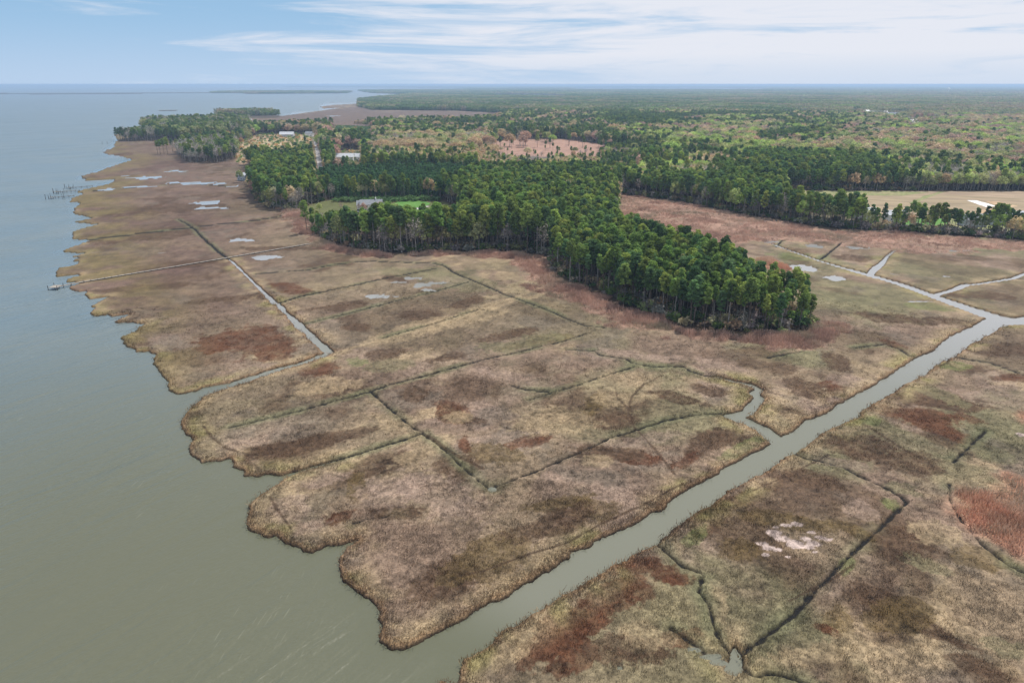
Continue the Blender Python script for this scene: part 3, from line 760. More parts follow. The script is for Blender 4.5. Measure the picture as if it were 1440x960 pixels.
# ------------------------------------------------------------------ foliage materials and tree prototypes
def leaf_material(name, default, trans=.30, var=.35):
    m = bpy.data.materials.new(name)
    m.use_nodes = True
    nt = m.node_tree
    nt.nodes.clear()
    a = nd(nt, 'ShaderNodeAttribute', attribute_name='tint', attribute_type='INSTANCER')
    v = nd(nt, 'ShaderNodeAttribute', attribute_name='shade')
    f = maprange(nt, v.outputs['Fac'], 0, 1, 1 - var, 1 + var, False)
    s = nd(nt, 'ShaderNodeVectorMath', operation='SCALE')
    nt.links.new(a.outputs['Color'], s.inputs[0])
    nt.links.new(f, s.inputs['Scale'])
    d = nd(nt, 'ShaderNodeBsdfDiffuse')
    t = nd(nt, 'ShaderNodeBsdfTranslucent')
    for q in (d, t):
        nt.links.new(s.outputs[0], q.inputs[0])
    x = nd(nt, 'ShaderNodeMixShader')
    x.inputs[0].default_value = trans
    nt.links.new(d.outputs[0], x.inputs[1])
    nt.links.new(t.outputs[0], x.inputs[2])
    o = nd(nt, 'ShaderNodeOutputMaterial')
    nt.links.new(x.outputs[0], o.inputs[0])
    return m


M_LEAF = leaf_material('foliage', (.05, .09, .03), .34)
M_GRASS = leaf_material('dry_grass', (.3, .25, .18), .25, .3)
M_BARK = worn('pine_bark', (.12, .095, .078), .95, 3.0, .4, stretch=(1, 1, .25))
M_BARK_PALE = worn('grey_bark', (.30, .275, .25), .95, 3.0, .35, stretch=(1, 1, .25))


def tube(verts, tris, path, radii, sides=5):
    path = [Vector(p) for p in path]
    base = len(verts)
    for i, p in enumerate(path):
        t = (path[min(i + 1, len(path) - 1)] - path[max(i - 1, 0)]).normalized()
        u = t.cross(Vector((0.31, 0.95, 0.05))).normalized()
        w = t.cross(u)
        for k in range(sides):
            a = 2 * math.pi * k / sides
            verts.append(tuple(p + (u * math.cos(a) + w * math.sin(a)) * radii[i]))
    for i in range(len(path) - 1):
        for k in range(sides):
            a, b_ = base + i * sides + k, base + i * sides + (k + 1) % sides
            tris += [(a, b_, b_ + sides), (a, b_ + sides, a + sides)]


def leaf_cloud(r, centres, n_leaf, size, shades, flat=.75):
    """leaf-sized faces through the volume of each clump, mostly towards its shell"""
    V, T, S = [], [], []
    for (c, rad), sh in zip(centres, shades):
        dirs = r.normal(size=(n_leaf, 3))
        dirs /= np.linalg.norm(dirs, axis=1)[:, None]
        rr = rad * (0.45 + .6 * r.random(n_leaf) ** .6)
        p = c + dirs * rr[:, None] * np.array([1, 1, flat])
        nrm = dirs * .75 + r.normal(size=(n_leaf, 3)) * .55 + [0, 0, .25]
        nrm /= np.linalg.norm(nrm, axis=1)[:, None]
        u = np.cross(nrm, r.normal(size=(n_leaf, 3)))
        u /= np.linalg.norm(u, axis=1)[:, None]
        w = np.cross(nrm, u)
        s = size * (.6 + .8 * r.random(n_leaf))
        b0 = len(V) * 0 + sum(len(x) for x in V)
        a = p + u * s[:, None]
        b_ = p - u * s[:, None] * .55 + w * s[:, None] * .85
        d = p - u * s[:, None] * .55 - w * s[:, None] * .85
        V.append(np.stack([a, b_, d], 1).reshape(-1, 3))
        T.append(np.arange(n_leaf * 3).reshape(-1, 3) + b0)
        S.append(np.repeat(np.clip(sh + r.normal(size=n_leaf) * .16, 0, 1), 3))
    return np.vstack(V), np.vstack(T), np.concatenate(S)


def mesh_with_shade(name, V, T, S, mat):
    me = add_mesh(name, V, tris=T, mat=mat)
    add_attr(me, 'shade', 'FLOAT', S)
    return me


def pine(seed, H=19.0, crown=.46, width=3.0, nclump=20, n_leaf=46, size=.42, pale=False, sides=6, limbs=True):
    """a loblolly pine: long bare pole, ragged rounded crown carried on limbs"""
    r = np.random.default_rng(seed)
    lean = r.normal(size=2) * .35
    tv, tt = [], []
    path = [(lean[0] * (q ** 2) + .12 * math.sin(q * 7 + seed), lean[1] * (q ** 2), H * q * .97) for q in np.linspace(0, 1, 7)]
    tube(tv, tt, path, [.27, .22, .20, .17, .13, .09, .03], sides)
    cb = H * (1 - crown)
    centres, shades = [], []
    for i in range(nclump):
        q = (i + .5) / nclump
        z = cb + (H - cb) * q ** .85
        env = width * (0.50 + .62 * math.sin(math.pi * min(1, .16 + q * .90))) * (1 - .30 * q)
        a = i * 2.4 + r.normal() * .5
        rad = env * (.35 + .55 * r.random())
        ax = np.array(path[min(6, int(z / H * 6))])
        c = np.array([ax[0] + math.cos(a) * rad, ax[1] + math.sin(a) * rad, z + r.normal() * .35])
        cr = (.70 + .62 * r.random()) * (width / 3.0) ** .6
        centres.append((c, cr))
        shades.append(np.clip(.5 + r.normal() * .2, 0, 1))
        if limbs and i % 2 == 0:
            st = np.array([ax[0], ax[1], z - .9])
            tube(tv, tt, [st, (st + c) / 2 + [0, 0, -.1], c], [.07, .05, .02], 3)
    centres.append((np.array([path[-1][0], path[-1][1], H - .5]), .9))
    shades.append(.6)
    if limbs:
        for i in range(6):                            # dead limbs below the crown
            z = H * (.28 + .3 * r.random())
            a = r.random() * 6.28
            L = .8 + r.random() * 1.6
            st = np.array([lean[0] * (z / H) ** 2, 0, z])
            tube(tv, tt, [st, st + [math.cos(a) * L, math.sin(a) * L, .1 * L]], [.045, .015], 3)
    V, T, S = leaf_cloud(r, centres, n_leaf, size, shades)
    tm = add_mesh('trunk', np.array(tv), tris=np.array(tt), mat=M_BARK_PALE if pale else M_BARK, smooth=True)
    cm = mesh_with_shade('crown', V, T, S, M_LEAF)
    return tm, cm


def spire(seed, H=13.0, n=16, n_leaf=26, size=.55):
    """a young planted pine: dense, pointed, branched almost to the ground"""
    r = np.random.default_rng(seed)
    tv, tt = [], []
    tube(tv, tt, [(0, 0, 0), (0, 0, H * .5), (.1, 0, H * .96)], [.17, .1, .02], 5)
    centres, shades = [], []
    for i in range(n):
        q = (i + .5) / n
        z = H * (.14 + .84 * q)
        w = 2.3 * (1 - q) ** .75 + .15
        a = i * 2.4
        centres.append((np.array([math.cos(a) * w * .5, math.sin(a) * w * .5, z]), .75 + .55 * (1 - q)))
        shades.append(np.clip(.5 + r.normal() * .18, 0, 1))
    V, T, S = leaf_cloud(r, centres, n_leaf, size, shades)
    return add_mesh('trunk', np.array(tv), tris=np.array(tt), mat=M_BARK, smooth=True), mesh_with_shade('crown', V, T, S, M_LEAF)


def broadleaf(seed, H=16.0, width=4.4, n=24, n_leaf=38, size=.5, sparse=False, low=.34):
    """a broad domed tree; sparse leaves its branches showing between opening buds"""
    r = np.random.default_rng(seed)
    tv, tt = [], []
    fork = H * low
    tube(tv, tt, [(0, 0, 0), (.1, .05, fork * .6), (.1, .1, fork), (.05, .15, H * .72)], [.28, .22, .18, .06], 6)
    centres, shades = [], []
    for i in range(n):
        q = (i + .5) / n
        ph = math.acos(1 - q * 1.35)
        a = i * 2.4 + r.normal() * .3
        k = .72 + .36 * r.random()
        c = np.array([math.sin(ph) * math.cos(a) * width * k, math.sin(ph) * math.sin(a) * width * k, H * .60 + math.cos(ph) * H * .36 * k])
        centres.append((c, 1.25 + .8 * r.random()))
        shades.append(np.clip(.5 + r.normal() * .2, 0, 1))
        if i % (1 if sparse else 2) == 0:
            st = np.array([.1, .1, fork + (H * .3) * r.random()])
            mid = (st + c) / 2 + [0, 0, .6]
            tube(tv, tt, [st, mid, c + (c - st) * .12], [.10, .06, .02], 3)
            if sparse:
                for j in range(4):
                    e = c + r.normal(size=3) * [1.5, 1.5, 1.2] + [0, 0, .6]
                    tube(tv, tt, [mid, e], [.05, .015], 3)
    V, T, S = leaf_cloud(r, centres, n_leaf, size, shades, .85)
    return (add_mesh('trunk', np.array(tv), tris=np.array(tt), mat=M_BARK_PALE, smooth=True), mesh_with_shade('crown', V, T, S, M_LEAF))


def joined(name, tm, cm):
    """trunk and crown in one mesh, for the masses"""
    a, b_ = tm, cm
    va = np.empty(len(a.vertices) * 3, np.float32); a.vertices.foreach_get('co', va)
    vb = np.empty(len(b_.vertices) * 3, np.float32); b_.vertices.foreach_get('co', vb)
    ia = np.empty(len(a.loops), np.int32); a.loops.foreach_get('vertex_index', ia)
    ib = np.empty(len(b_.loops), np.int32); b_.loops.foreach_get('vertex_index', ib)
    V = np.vstack([va.reshape(-1, 3), vb.reshape(-1, 3)])
    T = np.vstack([ia.reshape(-1, 3), ib.reshape(-1, 3) + len(a.vertices)])
    sh = np.empty(len(b_.vertices), np.float32); b_.attributes['shade'].data.foreach_get('value', sh)
    me = add_mesh(name, V, tris=T)
    me.materials.append(a.materials[0]); me.materials.append(b_.materials[0])
    mi = np.zeros(len(T), np.int32); mi[len(ia) // 3:] = 1
    me.polygons.foreach_set('material_index', mi)
    add_attr(me, 'shade', 'FLOAT', np.concatenate([np.full(len(a.vertices), .5, np.float32), sh]))
    return me


def grove(seed, size=26.0, H=15.0, n=26, n_leaf=12):
    """a piece of canopy for the far woods: many crowns of unequal height"""
    r = np.random.default_rng(seed)
    cs, sh = [], []
    for i in range(n):
        x, y = (r.random(2) - .5) * size
        z = H * (.62 + .33 * r.random())
        rad = size * .105 * (.8 + .5 * r.random())
        cs.append((np.array([x, y, z]), rad)); sh.append(np.clip(.5 + r.normal() * .3, 0, 1))
        cs.append((np.array([x, y, z * .45]), rad)); sh.append(.4)
    V, T, S = leaf_cloud(r, cs, n_leaf, size * .062, sh, 1.0)
    return mesh_with_shade('grove', V, T, S, M_LEAF)


def tuft(seed, n, h, spread, w, mat, bend=.35):
    """a tuft of upright blades"""
    r = np.random.default_rng(seed)
    V, T, S = [], [], []
    for i in range(n):
        p = r.normal(size=2) * spread
        a = r.random() * 6.28
        d = np.array([math.cos(a), math.sin(a)])
        hh = h * (.6 + .5 * r.random())
        k = len(V)
        tip = p + d * hh * bend * r.random()
        side = np.array([-d[1], d[0]]) * w
        V += [(*(p - side), 0), (*(p + side), 0), (*(tip + side * .5), hh * .8), (*(tip * 1.15), hh)]
        T += [(k, k + 1, k + 2), (k, k + 2, k + 3)]
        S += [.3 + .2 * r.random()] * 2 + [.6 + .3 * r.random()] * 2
    return mesh_with_shade('tuft', np.array(V, float), np.array(T), np.array(S), mat)


def scatter(name, pts, rotz, scl, idx, tint, protos):
    """one mass of many plants: points carrying the prototypes by geometry nodes"""
    pc = bpy.data.collections.new(name + '_kinds')
    for i, me in enumerate(protos):
        pc.objects.link(bpy.data.objects.new('%s_%02d' % (name, i), me))
    n = len(pts)
    me = bpy.data.meshes.new(name)
    me.vertices.add(n)
    me.vertices.foreach_set('co', np.asarray(pts, np.float32).ravel())
    rot = np.zeros((n, 3)); rot[:, 2] = rotz
    sc = np.asarray(scl, float)
    if sc.ndim == 1:
        sc = np.repeat(sc[:, None], 3, 1)
    add_attr(me, 'turn', 'FLOAT_VECTOR', rot)
    add_attr(me, 'size', 'FLOAT_VECTOR', sc)
    add_attr(me, 'sort', 'INT', np.asarray(idx))
    add_attr(me, 'tint', 'FLOAT_COLOR', np.asarray(tint))
    ng = bpy.data.node_groups.new(name + '_growth', 'GeometryNodeTree')
    ng.interface.new_socket('Geometry', in_out='INPUT', socket_type='NodeSocketGeometry')
    ng.interface.new_socket('Geometry', in_out='OUTPUT', socket_type='NodeSocketGeometry')
    gi, go = nd(ng, 'NodeGroupInput'), nd(ng, 'NodeGroupOutput')
    iop = nd(ng, 'GeometryNodeInstanceOnPoints')
    ci = nd(ng, 'GeometryNodeCollectionInfo')
    ci.inputs['Collection'].default_value = pc
    ci.inputs['Separate Children'].default_value = True
    ci.inputs['Reset Children'].default_value = True

    def na(nm, typ):
        q = nd(ng, 'GeometryNodeInputNamedAttribute', data_type=typ)
        q.inputs['Name'].default_value = nm
        return q.outputs['Attribute']
    e2r = nd(ng, 'FunctionNodeEulerToRotation')
    ng.links.new(na('turn', 'FLOAT_VECTOR'), e2r.inputs[0])
    ng.links.new(gi.outputs[0], iop.inputs['Points'])
    ng.links.new(ci.outputs[0], iop.inputs['Instance'])
    iop.inputs['Pick Instance'].default_value = True
    ng.links.new(na('sort', 'INT'), iop.inputs['Instance Index'])
    ng.links.new(e2r.outputs[0], iop.inputs['Rotation'])
    ng.links.new(na('size', 'FLOAT_VECTOR'), iop.inputs['Scale'])
    ng.links.new(iop.outputs[0], go.inputs[0])
    o = link(name, me)
    md = o.modifiers.new('growth', 'NODES')
    md.node_group = ng
    return tag(o, kind='stuff')


PINES = [pine(100 + i, H=18 + (i * 3 % 5) * .8, crown=(.40, .52, .34, .46, .58, .42, .36, .50, .44, .38)[i], width=(2.5, 3.2, 2.0, 3.5, 2.6, 1.8, 2.9, 2.2, 3.1, 1.7)[i], nclump=(24, 32, 18, 34, 32, 19, 23, 26, 30, 17)[i], pale=(i in (2, 6))) for i in range(10)]
SPIRES = [spire(200 + i) for i in range(4)]
BROADS = [broadleaf(300 + i, H=15 + i % 3, width=4.0 + .3 * (i % 3)) for i in range(5)]
BARES = [broadleaf(400 + i, H=15 + i % 3, width=3.4, n=18, n_leaf=13, size=.30, sparse=True) for i in range(4)]
PROTO = [joined('pine', *p) for p in PINES[:8]] + [joined('spire', *p) for p in SPIRES] + [joined('broadleaf', *p) for p in BROADS[:4]] + [joined('bare', *p) for p in BARES]
K_PINE, K_SPIRE, K_BROAD, K_BARE = (0, 8), (8, 12), (12, 16), (16, 20)
GROVES = [grove(500 + i) for i in range(5)]
# ------------------------------------------------------------------ where the trees stand
TINT = dict(pine=(.148, .220, .056), pine_y=(.240, .300, .072), pine_b=(.100, .170, .064), plant=(.080, .155, .062), lime=(.36, .48, .12), ygreen=(.35, .38, .15), tan=(.50, .37, .22), pink=(.47, .32, .25),
            grey=(.38, .345, .31), olive=(.27, .29, .13), orange=(.52, .32, .15))
for _k, _f in (('pine', 1.2), ('pine_y', 1.15), ('pine_b', 1.15), ('plant', 1.15), ('lime', 1.15), ('ygreen', 1.2), ('tan', 1.2), ('pink', 1.1), ('grey', 1.15), ('olive', 1.2), ('orange', 1.1)):
    TINT[_k] = tuple(q * _f for q in TINT[_k])


def jgrid(s, d0, d1, a0=-44, a1=44):
    x = np.arange(-d1 * .72, d1 * .72, s)
    y = np.arange(d0 * .65, d1, s)
    X, Y = np.meshgrid(x, y)
    P = np.stack([X.ravel(), Y.ravel()], 1) + (rng.random((X.size, 2)) - .5) * s * .85
    Dq = np.hypot(P[:, 0], P[:, 1])
    A = np.degrees(np.arctan2(P[:, 0], P[:, 1]))
    return P[(Dq >= d0) & (Dq < d1) & (A > a0) & (A < a1)]


def in_wood(P):
    m = inside(P, FOREST)
    for pg in (WOOD_PEN, WOOD_MID, WOOD_ISLE, SPIT_WOOD):
        m |= inside(P, pg)
    for k, pg in CLEAR.items():
        m &= ~inside(P, pg) | ((k in ('tan_marsh', 'town')) & (_hash(np.floor(P[:, 0] * 3), np.floor(P[:, 1] * 3), 5) < (.05 if k == 'tan_marsh' else .07)))
    for pg in LAGOON:
        m &= ~inside(P, pg)
    return m


PLANT = pl([(448, 279), (470, 280.5), (622, 279), (660, 262), (668, 250), (640, 244), (515, 246), (448, 247), (440, 262)])
PALE_BAND = pl([(520, 240), (530, 208), (560, 203), (690, 201), (715, 228), (840, 230), (850, 240), (700, 240), (600, 243)])
LIME_BAND = pl([(862, 264), (880, 246), (985, 246), (1020, 262), (960, 270), (900, 270)])


def species(P):
    """sort index range, tint name for each point, by the stand it belongs to and by drifts within a stand"""
    n = len(P)
    px, py = to_px(P)
    u, v = rng.random(n), rng.random(n)
    dr = fbm(P, 60, 3, 140)
    dr2 = fbm(P, 95, 3, 141)
    kind = np.full(n, 'pine', object)
    ed = -poly_sd(P, F_MAIN)
    deciduous = np.zeros(n)
    deciduous[:] = .12 + .35 * sstep(.0, .5, dr)
    east = (px > 850) & (py < 262)
    gap = sstep(.03, .13, fbm(P, 210, 4, 142))
    deciduous = np.where(east, np.clip(.94 - .92 * gap * sstep(1350, 1000, px) - .30 * sstep(.15, .3, dr) - .5 * sstep(1000, 880, px), 0, 1), deciduous)
    west = (px < 850) & (py < 245)
    deciduous = np.where(west, .30 + .75 * dr, deciduous)
    row_e = (px > 995) & (px < 1270) & (py > 248) & (py <= 269.5)
    deciduous = np.where(row_e, .22, deciduous)
    row_r = (px >= 1270) & (py > 248) & (py <= 272)
    deciduous = np.where(row_r, .80, deciduous)
    midband = (px > 630) & (px < 872) & (py > 245) & (py < 287)
    deciduous = np.where(midband, .42 + 1.0 * dr, deciduous)
    front = (py > 287) & (px < 870)
    deciduous = np.where(front, .07 + .10 * sstep(.1, .5, dr), deciduous)
    deciduous = np.where(front & (ed < 9), .26, deciduous)
    head = (px > 770) & (py > 345) & (px < 1160)
    deciduous = np.where(head, np.where(ed < 9, 0, .03), deciduous)
    point = (px < 352) & (py < 236) & (py > 172)
    deciduous = np.where(point, .30, deciduous)
    row3 = (px > 866) & (py > 269.5) & (~head)
    deciduous = np.where(row3, .17, deciduous)
    d = u < deciduous
    pal = np.where(v < .34, 'tan', np.where(v < .50, 'pink', np.where(v < .66, 'grey', np.where(v < .80, 'olive', np.where(v < .90, 'ygreen', 'lime')))))
    # in the broad woods like trees stand together in drifts
    vv = np.clip(.5 + .95 * fbm(P, 45, 3, 143) + (rng.random(n) - .5) * .34, 0, .999)
    v = np.where(east | west, vv, v)
    pal = np.where(v < .34, 'tan', np.where(v < .50, 'pink', np.where(v < .62, 'grey', np.where(v < .74, 'olive', np.where(v < .88, 'ygreen', 'lime')))))
    pal = np.where((px > 850) & (dr2 > .12), np.where(v < .24, 'lime', np.where(v < .50, 'ygreen', np.where(v < .70, 'olive', np.where(v < .9, 'tan', 'pink')))), pal)
    pal = np.where(row3 | front, np.where(v < .62, 'grey', np.where(v < .74, 'tan', np.where(v < .84, 'olive', np.where(v < .92, 'ygreen', 'lime')))), pal)
    pal = np.where(row_r, np.where(v < .34, 'grey', np.where(v < .68, 'ygreen', np.where(v < .84, 'lime', 'tan'))), pal)
    pal = np.where(point, np.where(v < .55, 'grey', 'olive'), pal)
    pal = np.where(head, np.where(v < .6, 'olive', 'ygreen'), pal)
    kind = np.where(d, pal, np.where(v < .22, 'pine_y', np.where(v < .5, 'pine_b', 'pine')))
    pb = inside(P, PALE_BAND)
    kind = np.where(pb & (u < .9), np.where(v < .5, 'tan', np.where(v < .7, 'ygreen', 'grey')), kind)
    lb = inside(P, LIME_BAND)
    kind = np.where(lb & (u < .85), np.where(v < .5, 'lime', np.where(v < .7, 'ygreen', np.where(v < .9, 'tan', 'grey'))), kind)
    kind = np.where(inside(P, PLANT), 'plant', kind)
    return kind


def sorts(kind):
    n = len(kind)
    r, q = rng.random(n), rng.random(n)
    out = np.zeros(n, int)
    for k in TINT:
        m = kind == k
        if k.startswith('pine'):
            a, b_ = K_PINE
        elif k == 'plant':
            a, b_ = K_SPIRE
        elif k == 'grey':
            a, b_ = K_BARE
        else:
            a, b_ = K_BROAD
        out[m] = (a + np.floor(r[m] * (b_ - a))).astype(int)
        if k in ('tan', 'pink'):
            mm = m & (q < .35)
            out[mm] = (K_BARE[0] + np.floor(r[mm] * (K_BARE[1] - K_BARE[0]))).astype(int)
    return out


def tints(kind, jit=.32):
    t = np.array([TINT[k] for k in kind])
    n = len(t)
    return np.clip(t * (1 + (rng.random((n, 1)) - .5) * 2 * jit) * (1 + (rng.random((n, 3)) - .5) * .14), .01, .6)


# near woods: spacing of the grown stands
P1 = jgrid(4.25, 200, 950)
P1 = P1[in_wood(P1)]
fd = poly_sd(P1, F_MAIN)
px, py = to_px(P1)
keep = rng.random(len(P1)) < np.where((px > 1085) & (py > 430) & (px < 1160), .55, .93)
row_gap = (px > 1200) & (py > 315) & (py < 345) & (fbm(P1, 16, 2, 150) < -.12)
P1 = P1[keep & ~row_gap]
EXTRA = [(432, 328, 'pine'), (222, 217, 'pine'), (226, 217.6, 'pine'), (231, 217, 'pine'), (236, 218, 'pine_y'), (243, 213.5, 'pine_b'), (340, 205, 'orange'), (352, 203, 'olive'), (322, 196, 'orange'),
         (852, 322, 'lime'), (870, 330, 'grey'), (877, 331, 'grey'), (885, 333, 'pine_y'), (480, 297, 'pink'), (512, 301, 'pink'), (528, 302, 'pink'), (545, 303, 'tan'), (505, 301, 'pink'), (536, 304, 'pink'), (520, 304, 'grey'), (556, 305, 'ygreen'), (450, 300, 'ygreen'), (575, 322, 'orange'), (600, 330, 'orange'), (338, 257, 'olive'), (350, 258.5, 'pine'), (353, 256, 'pine_y'), (430, 208, 'pine_b'), (410, 205, 'olive')]
pos1, kind1 = P1, species(P1)
ex = np.array([at(a, b_) for a, b_, _ in EXTRA])
d1 = np.min(np.hypot(pos1[:, None, 0] - ex[None, :10, 0], pos1[:, None, 1] - ex[None, :10, 1]), axis=1) if len(pos1) < 60000 else None
pos1 = pos1[d1 > 4.0]
kind1 = kind1[d1 > 4.0]
pos1 = np.vstack([pos1, ex])
kind1 = np.concatenate([kind1, np.array([k for *_, k in EXTRA], object)])
is_ex = np.zeros(len(pos1), bool); is_ex[-len(EXTRA):] = True
D1 = np.hypot(pos1[:, 0], pos1[:, 1])
px1, py1 = to_px(pos1)
edge1 = -poly_sd(pos1, F_MAIN)
sort1 = sorts(kind1)
tint1 = tints(kind1)
size1 = .82 + .34 * rng.random(len(pos1))
head1 = (px1 > 770) & (px1 < 1165) & (py1 > 345)
size1 *= np.where(head1, .98 - .17 * sstep(1000, 1140, px1), 1.0)
size1 *= np.where((px1 > 670) & (px1 < 900) & (py1 > 222) & (py1 < 258), .60, 1.0)
house_yard = (px1 > 440) & (px1 < 620) & (py1 > 290) & (py1 < 332)
wf = (px1 > 436) & (px1 < 790) & ~head1 & (py1 > 290)
size1 *= np.where(wf & (px1 > 650), 1.16, 1.0)
size1 *= np.where(wf & (px1 <= 650), .58 + .62 * sstep(326, 350, py1), 1.0)
size1 *= np.where((px1 > 866) & (py1 > 269) & ~head1, .98 - .14 * sstep(1180, 1290, px1), 1.0)
turn1 = rng.random(len(pos1)) * 6.283
wide1 = size1 * (.90 + .25 * rng.random(len(pos1)))
ground_z = .62

# the trees one can single out: the nearest pines, and the nearest of the other kinds
pine_like = np.isin(kind1, ['pine', 'pine_y', 'pine_b'])
seen = (np.degrees(np.arctan2(pos1[:, 0], pos1[:, 1])) > -37) & (px1 > -20) & (px1 < 1460)
order = np.argsort(D1 - is_ex * 2000)
pick_p = [i for i in order if pine_like[i] and seen[i]][:300]
pick_o = [i for i in order if (not pine_like[i]) and kind1[i] != 'plant' and seen[i]][:110]
solo = np.zeros(len(pos1), bool)
solo[pick_p + pick_o] = True

ORD = ['first', 'second', 'third', 'fourth', 'fifth', 'sixth', 'seventh', 'eighth', 'ninth', 'tenth', 'eleventh', 'twelfth']


def nth(k):
    if k < 12:
        return ORD[k]
    k += 1
    return str(k) + ('th' if 10 <= k % 100 <= 20 else {1: 'st', 2: 'nd', 3: 'rd'}.get(k % 10, 'th'))


def stand_name(i):
    if head1[i]:
        return 'the pine headland'
    if px1[i] < 335:
        return 'the far shore'
    if px1[i] < 445:
        return 'the left wood'
    if px1[i] < 700 and py1[i] > 280:
        return 'the wood before the house'
    if px1[i] < 870:
        return 'the middle wood'
    return 'the row behind the reeds'


LOOK = dict(pine='dark green', pine_y='yellow-green', pine_b='blue-green')
OLOOK = dict(lime='lime green leafy', ygreen='pale yellow-green', tan='tan budding', pink='pinkish budding', grey='bare grey', olive='olive green', orange='orange budding')
bins = {}
for i in pick_p + pick_o:
    st = stand_name(i)
    rw = int(np.clip(edge1[i] / 5.0, 0, 14)) if st not in ('the far shore',) else 0
    look = LOOK.get(kind1[i]) or OLOOK[kind1[i]]
    if pine_like[i]:
        look = ('tall ' if size1[i] > 1.0 else 'short ' if size1[i] < .86 else '') + look
    bins.setdefault((st, rw, look, bool(pine_like[i])), []).append(i)
lab = {}
for (st, rw, look, pn), ids in bins.items():
    ids.sort(key=lambda k: px1[k])
    for k, i in enumerate(ids):
        noun = 'pine' if pn else 'tree'
        where = ('at front edge of ' + st) if rw == 0 else ('in ' + nth(rw) + ' row of ' + st)
        if len(ids) == 1:
            lab[i] = 'only %s %s %s' % (look, noun, where)
        elif k == 0:
            lab[i] = 'leftmost %s %s %s' % (look, noun, where)
        elif k == len(ids) - 1:
            lab[i] = 'rightmost %s %s %s' % (look, noun, where)
        else:
            lab[i] = '%s %s %s, %s from left' % (look, noun, where, nth(k))
sp = {(432, 328): 'lone tall pine standing apart in reeds at the left end of the wood', (852, 322): 'bright lime green tree between the headland and the middle wood'}
for i in np.where(is_ex)[0]:
    e = EXTRA[i - (len(pos1) - len(EXTRA))]
    if (e[0], e[1]) in sp:
        lab[i] = sp[(e[0], e[1])]
for i in pick_p + pick_o:
    k = kind1[i]
    if pine_like[i]:
        tm, cm = PINES[int(rng.integers(0, len(PINES)))]
        nm, cat = 'pine_tree', 'pine tree'
    else:
        src = BARES if (k == 'grey' or sort1[i] >= K_BARE[0]) else BROADS
        tm, cm = src[int(rng.integers(0, len(src)))]
        nm, cat = ('bare_tree' if src is BARES else 'leafy_tree'), 'tree'
    e = empty(nm, (pos1[i, 0], pos1[i, 1], ground_z - .05), turn1[i])
    e.scale = (wide1[i], wide1[i], size1[i])
    tag(e, lab[i], cat, ('pines of ' if pine_like[i] else 'broadleaf trees of ') + stand_name(i))
    link('trunk', tm, e)
    c = link('crown', cm, e)
    c['tint'] = [float(q) for q in tint1[i]]

m = ~solo
sc1 = np.column_stack([wide1[m], wide1[m], size1[m]])
o = scatter('pine_wood', np.column_stack([pos1[m], np.full(m.sum(), ground_z - .05)]), turn1[m], sc1, sort1[m], tint1[m], PROTO)

# middle distance: single trees still, as one mass
P2 = jgrid(6.6, 950, 2300)
P2 = P2[in_wood(P2)]
P2 = P2[rng.random(len(P2)) < .95]
k2 = species(P2)
s2 = (.68 + .5 * rng.random(len(P2)))
_x, _y = to_px(P2)
s2 *= np.where((_x > 670) & (_x < 910) & (_y > 210) & (_y < 252), .60, 1.0)
s2 = s2 * np.where(np.char.startswith(k2.astype(str), 'p') & (k2 != 'pink'), 1.0, 1.22)
w2_ = s2 * np.where(np.char.startswith(k2.astype(str), 'pine'), 1.18, 1.5)
scatter('woodland', np.column_stack([P2, np.full(len(P2), .7)]), rng.random(len(P2)) * 6.283, np.column_stack([w2_, w2_, s2]), sorts(k2), tints(k2, .20) * np.where(np.char.startswith(k2.astype(str), 'pine'), .92, .88)[:, None], PROTO)


def far_groves(name, s, d0, d1, size, hz):
    P = jgrid(s, d0, d1)
    P = P[in_wood(P)]
    k = species(P)
    # beyond, drifts of one kind grow larger than single trees
    drift = fbm(P, s * 7, 3, 160)
    t = tints(k, .10)
    _x, _y = to_px(P)
    broad = sstep(-.12, .12, fbm(P, s * 11, 4, 161) + .16 * sstep(700, 1100, _x))[:, None]
    dd = sstep(-.25, .25, drift)[:, None]
    mean = np.array(TINT['pine_b']) * .9 * (1 - broad) + broad * (np.array((.31, .25, .155)) * dd + np.array((.23, .285, .11)) * (1 - dd))
    f = min(.85, .50 + s / 220)
    t = t * (1 - f) + mean * f
    sz = size * (.8 + .5 * rng.random(len(P)))
    scatter(name, np.column_stack([P, np.full(len(P), .3)]), rng.random(len(P)) * 6.283, np.column_stack([sz, sz, hz * (.75 + .5 * rng.random(len(P)))]), rng.integers(0, 5, len(P)), t, GROVES)


far_groves('far_woodland', 19, 2300, 5200, .95, 1.05)
far_groves('distant_woodland', 52, 5200, 14500, 2.5, 1.05)
far_groves('horizon_woodland', 210, 14500, 56000, 9.5, 1.1)

# undergrowth at the wood edges and scrub in the openings
SH_PROTO = []
for i in range(5):
    r = np.random.default_rng(600 + i)
    cs = [(np.array([*(r.normal(size=2) * .7), .7 + r.random() * .9]), .7 + .4 * r.random()) for _ in range(5)]
    SH_PROTO.append(mesh_with_shade('shrub', *leaf_cloud(r, cs, 16, .33, [.5 + .2 * r.normal() for _ in cs]), M_LEAF))
Pu = jgrid(3.0, 200, 760)
eu = -poly_sd(Pu, F_MAIN)
Pu = Pu[(eu > -3) & (eu < 14) & (rng.random(len(Pu)) < .75) & in_wood(Pu)]
ku = np.array(['olive', 'grey', 'pine', 'grey', 'pine_b', 'tan'], object)[rng.integers(0, 6, len(Pu))]
su = .8 + 1.9 * rng.random(len(Pu)) ** 1.5
scatter('undergrowth', np.column_stack([Pu, np.full(len(Pu), .6)]), rng.random(len(Pu)) * 6.28, su, rng.integers(0, 5, len(Pu)), tints(ku) * .68, SH_PROTO)
ORCH = CLEAR['orchard']
Po = jgrid(13, 700, 1900, -30, 0)
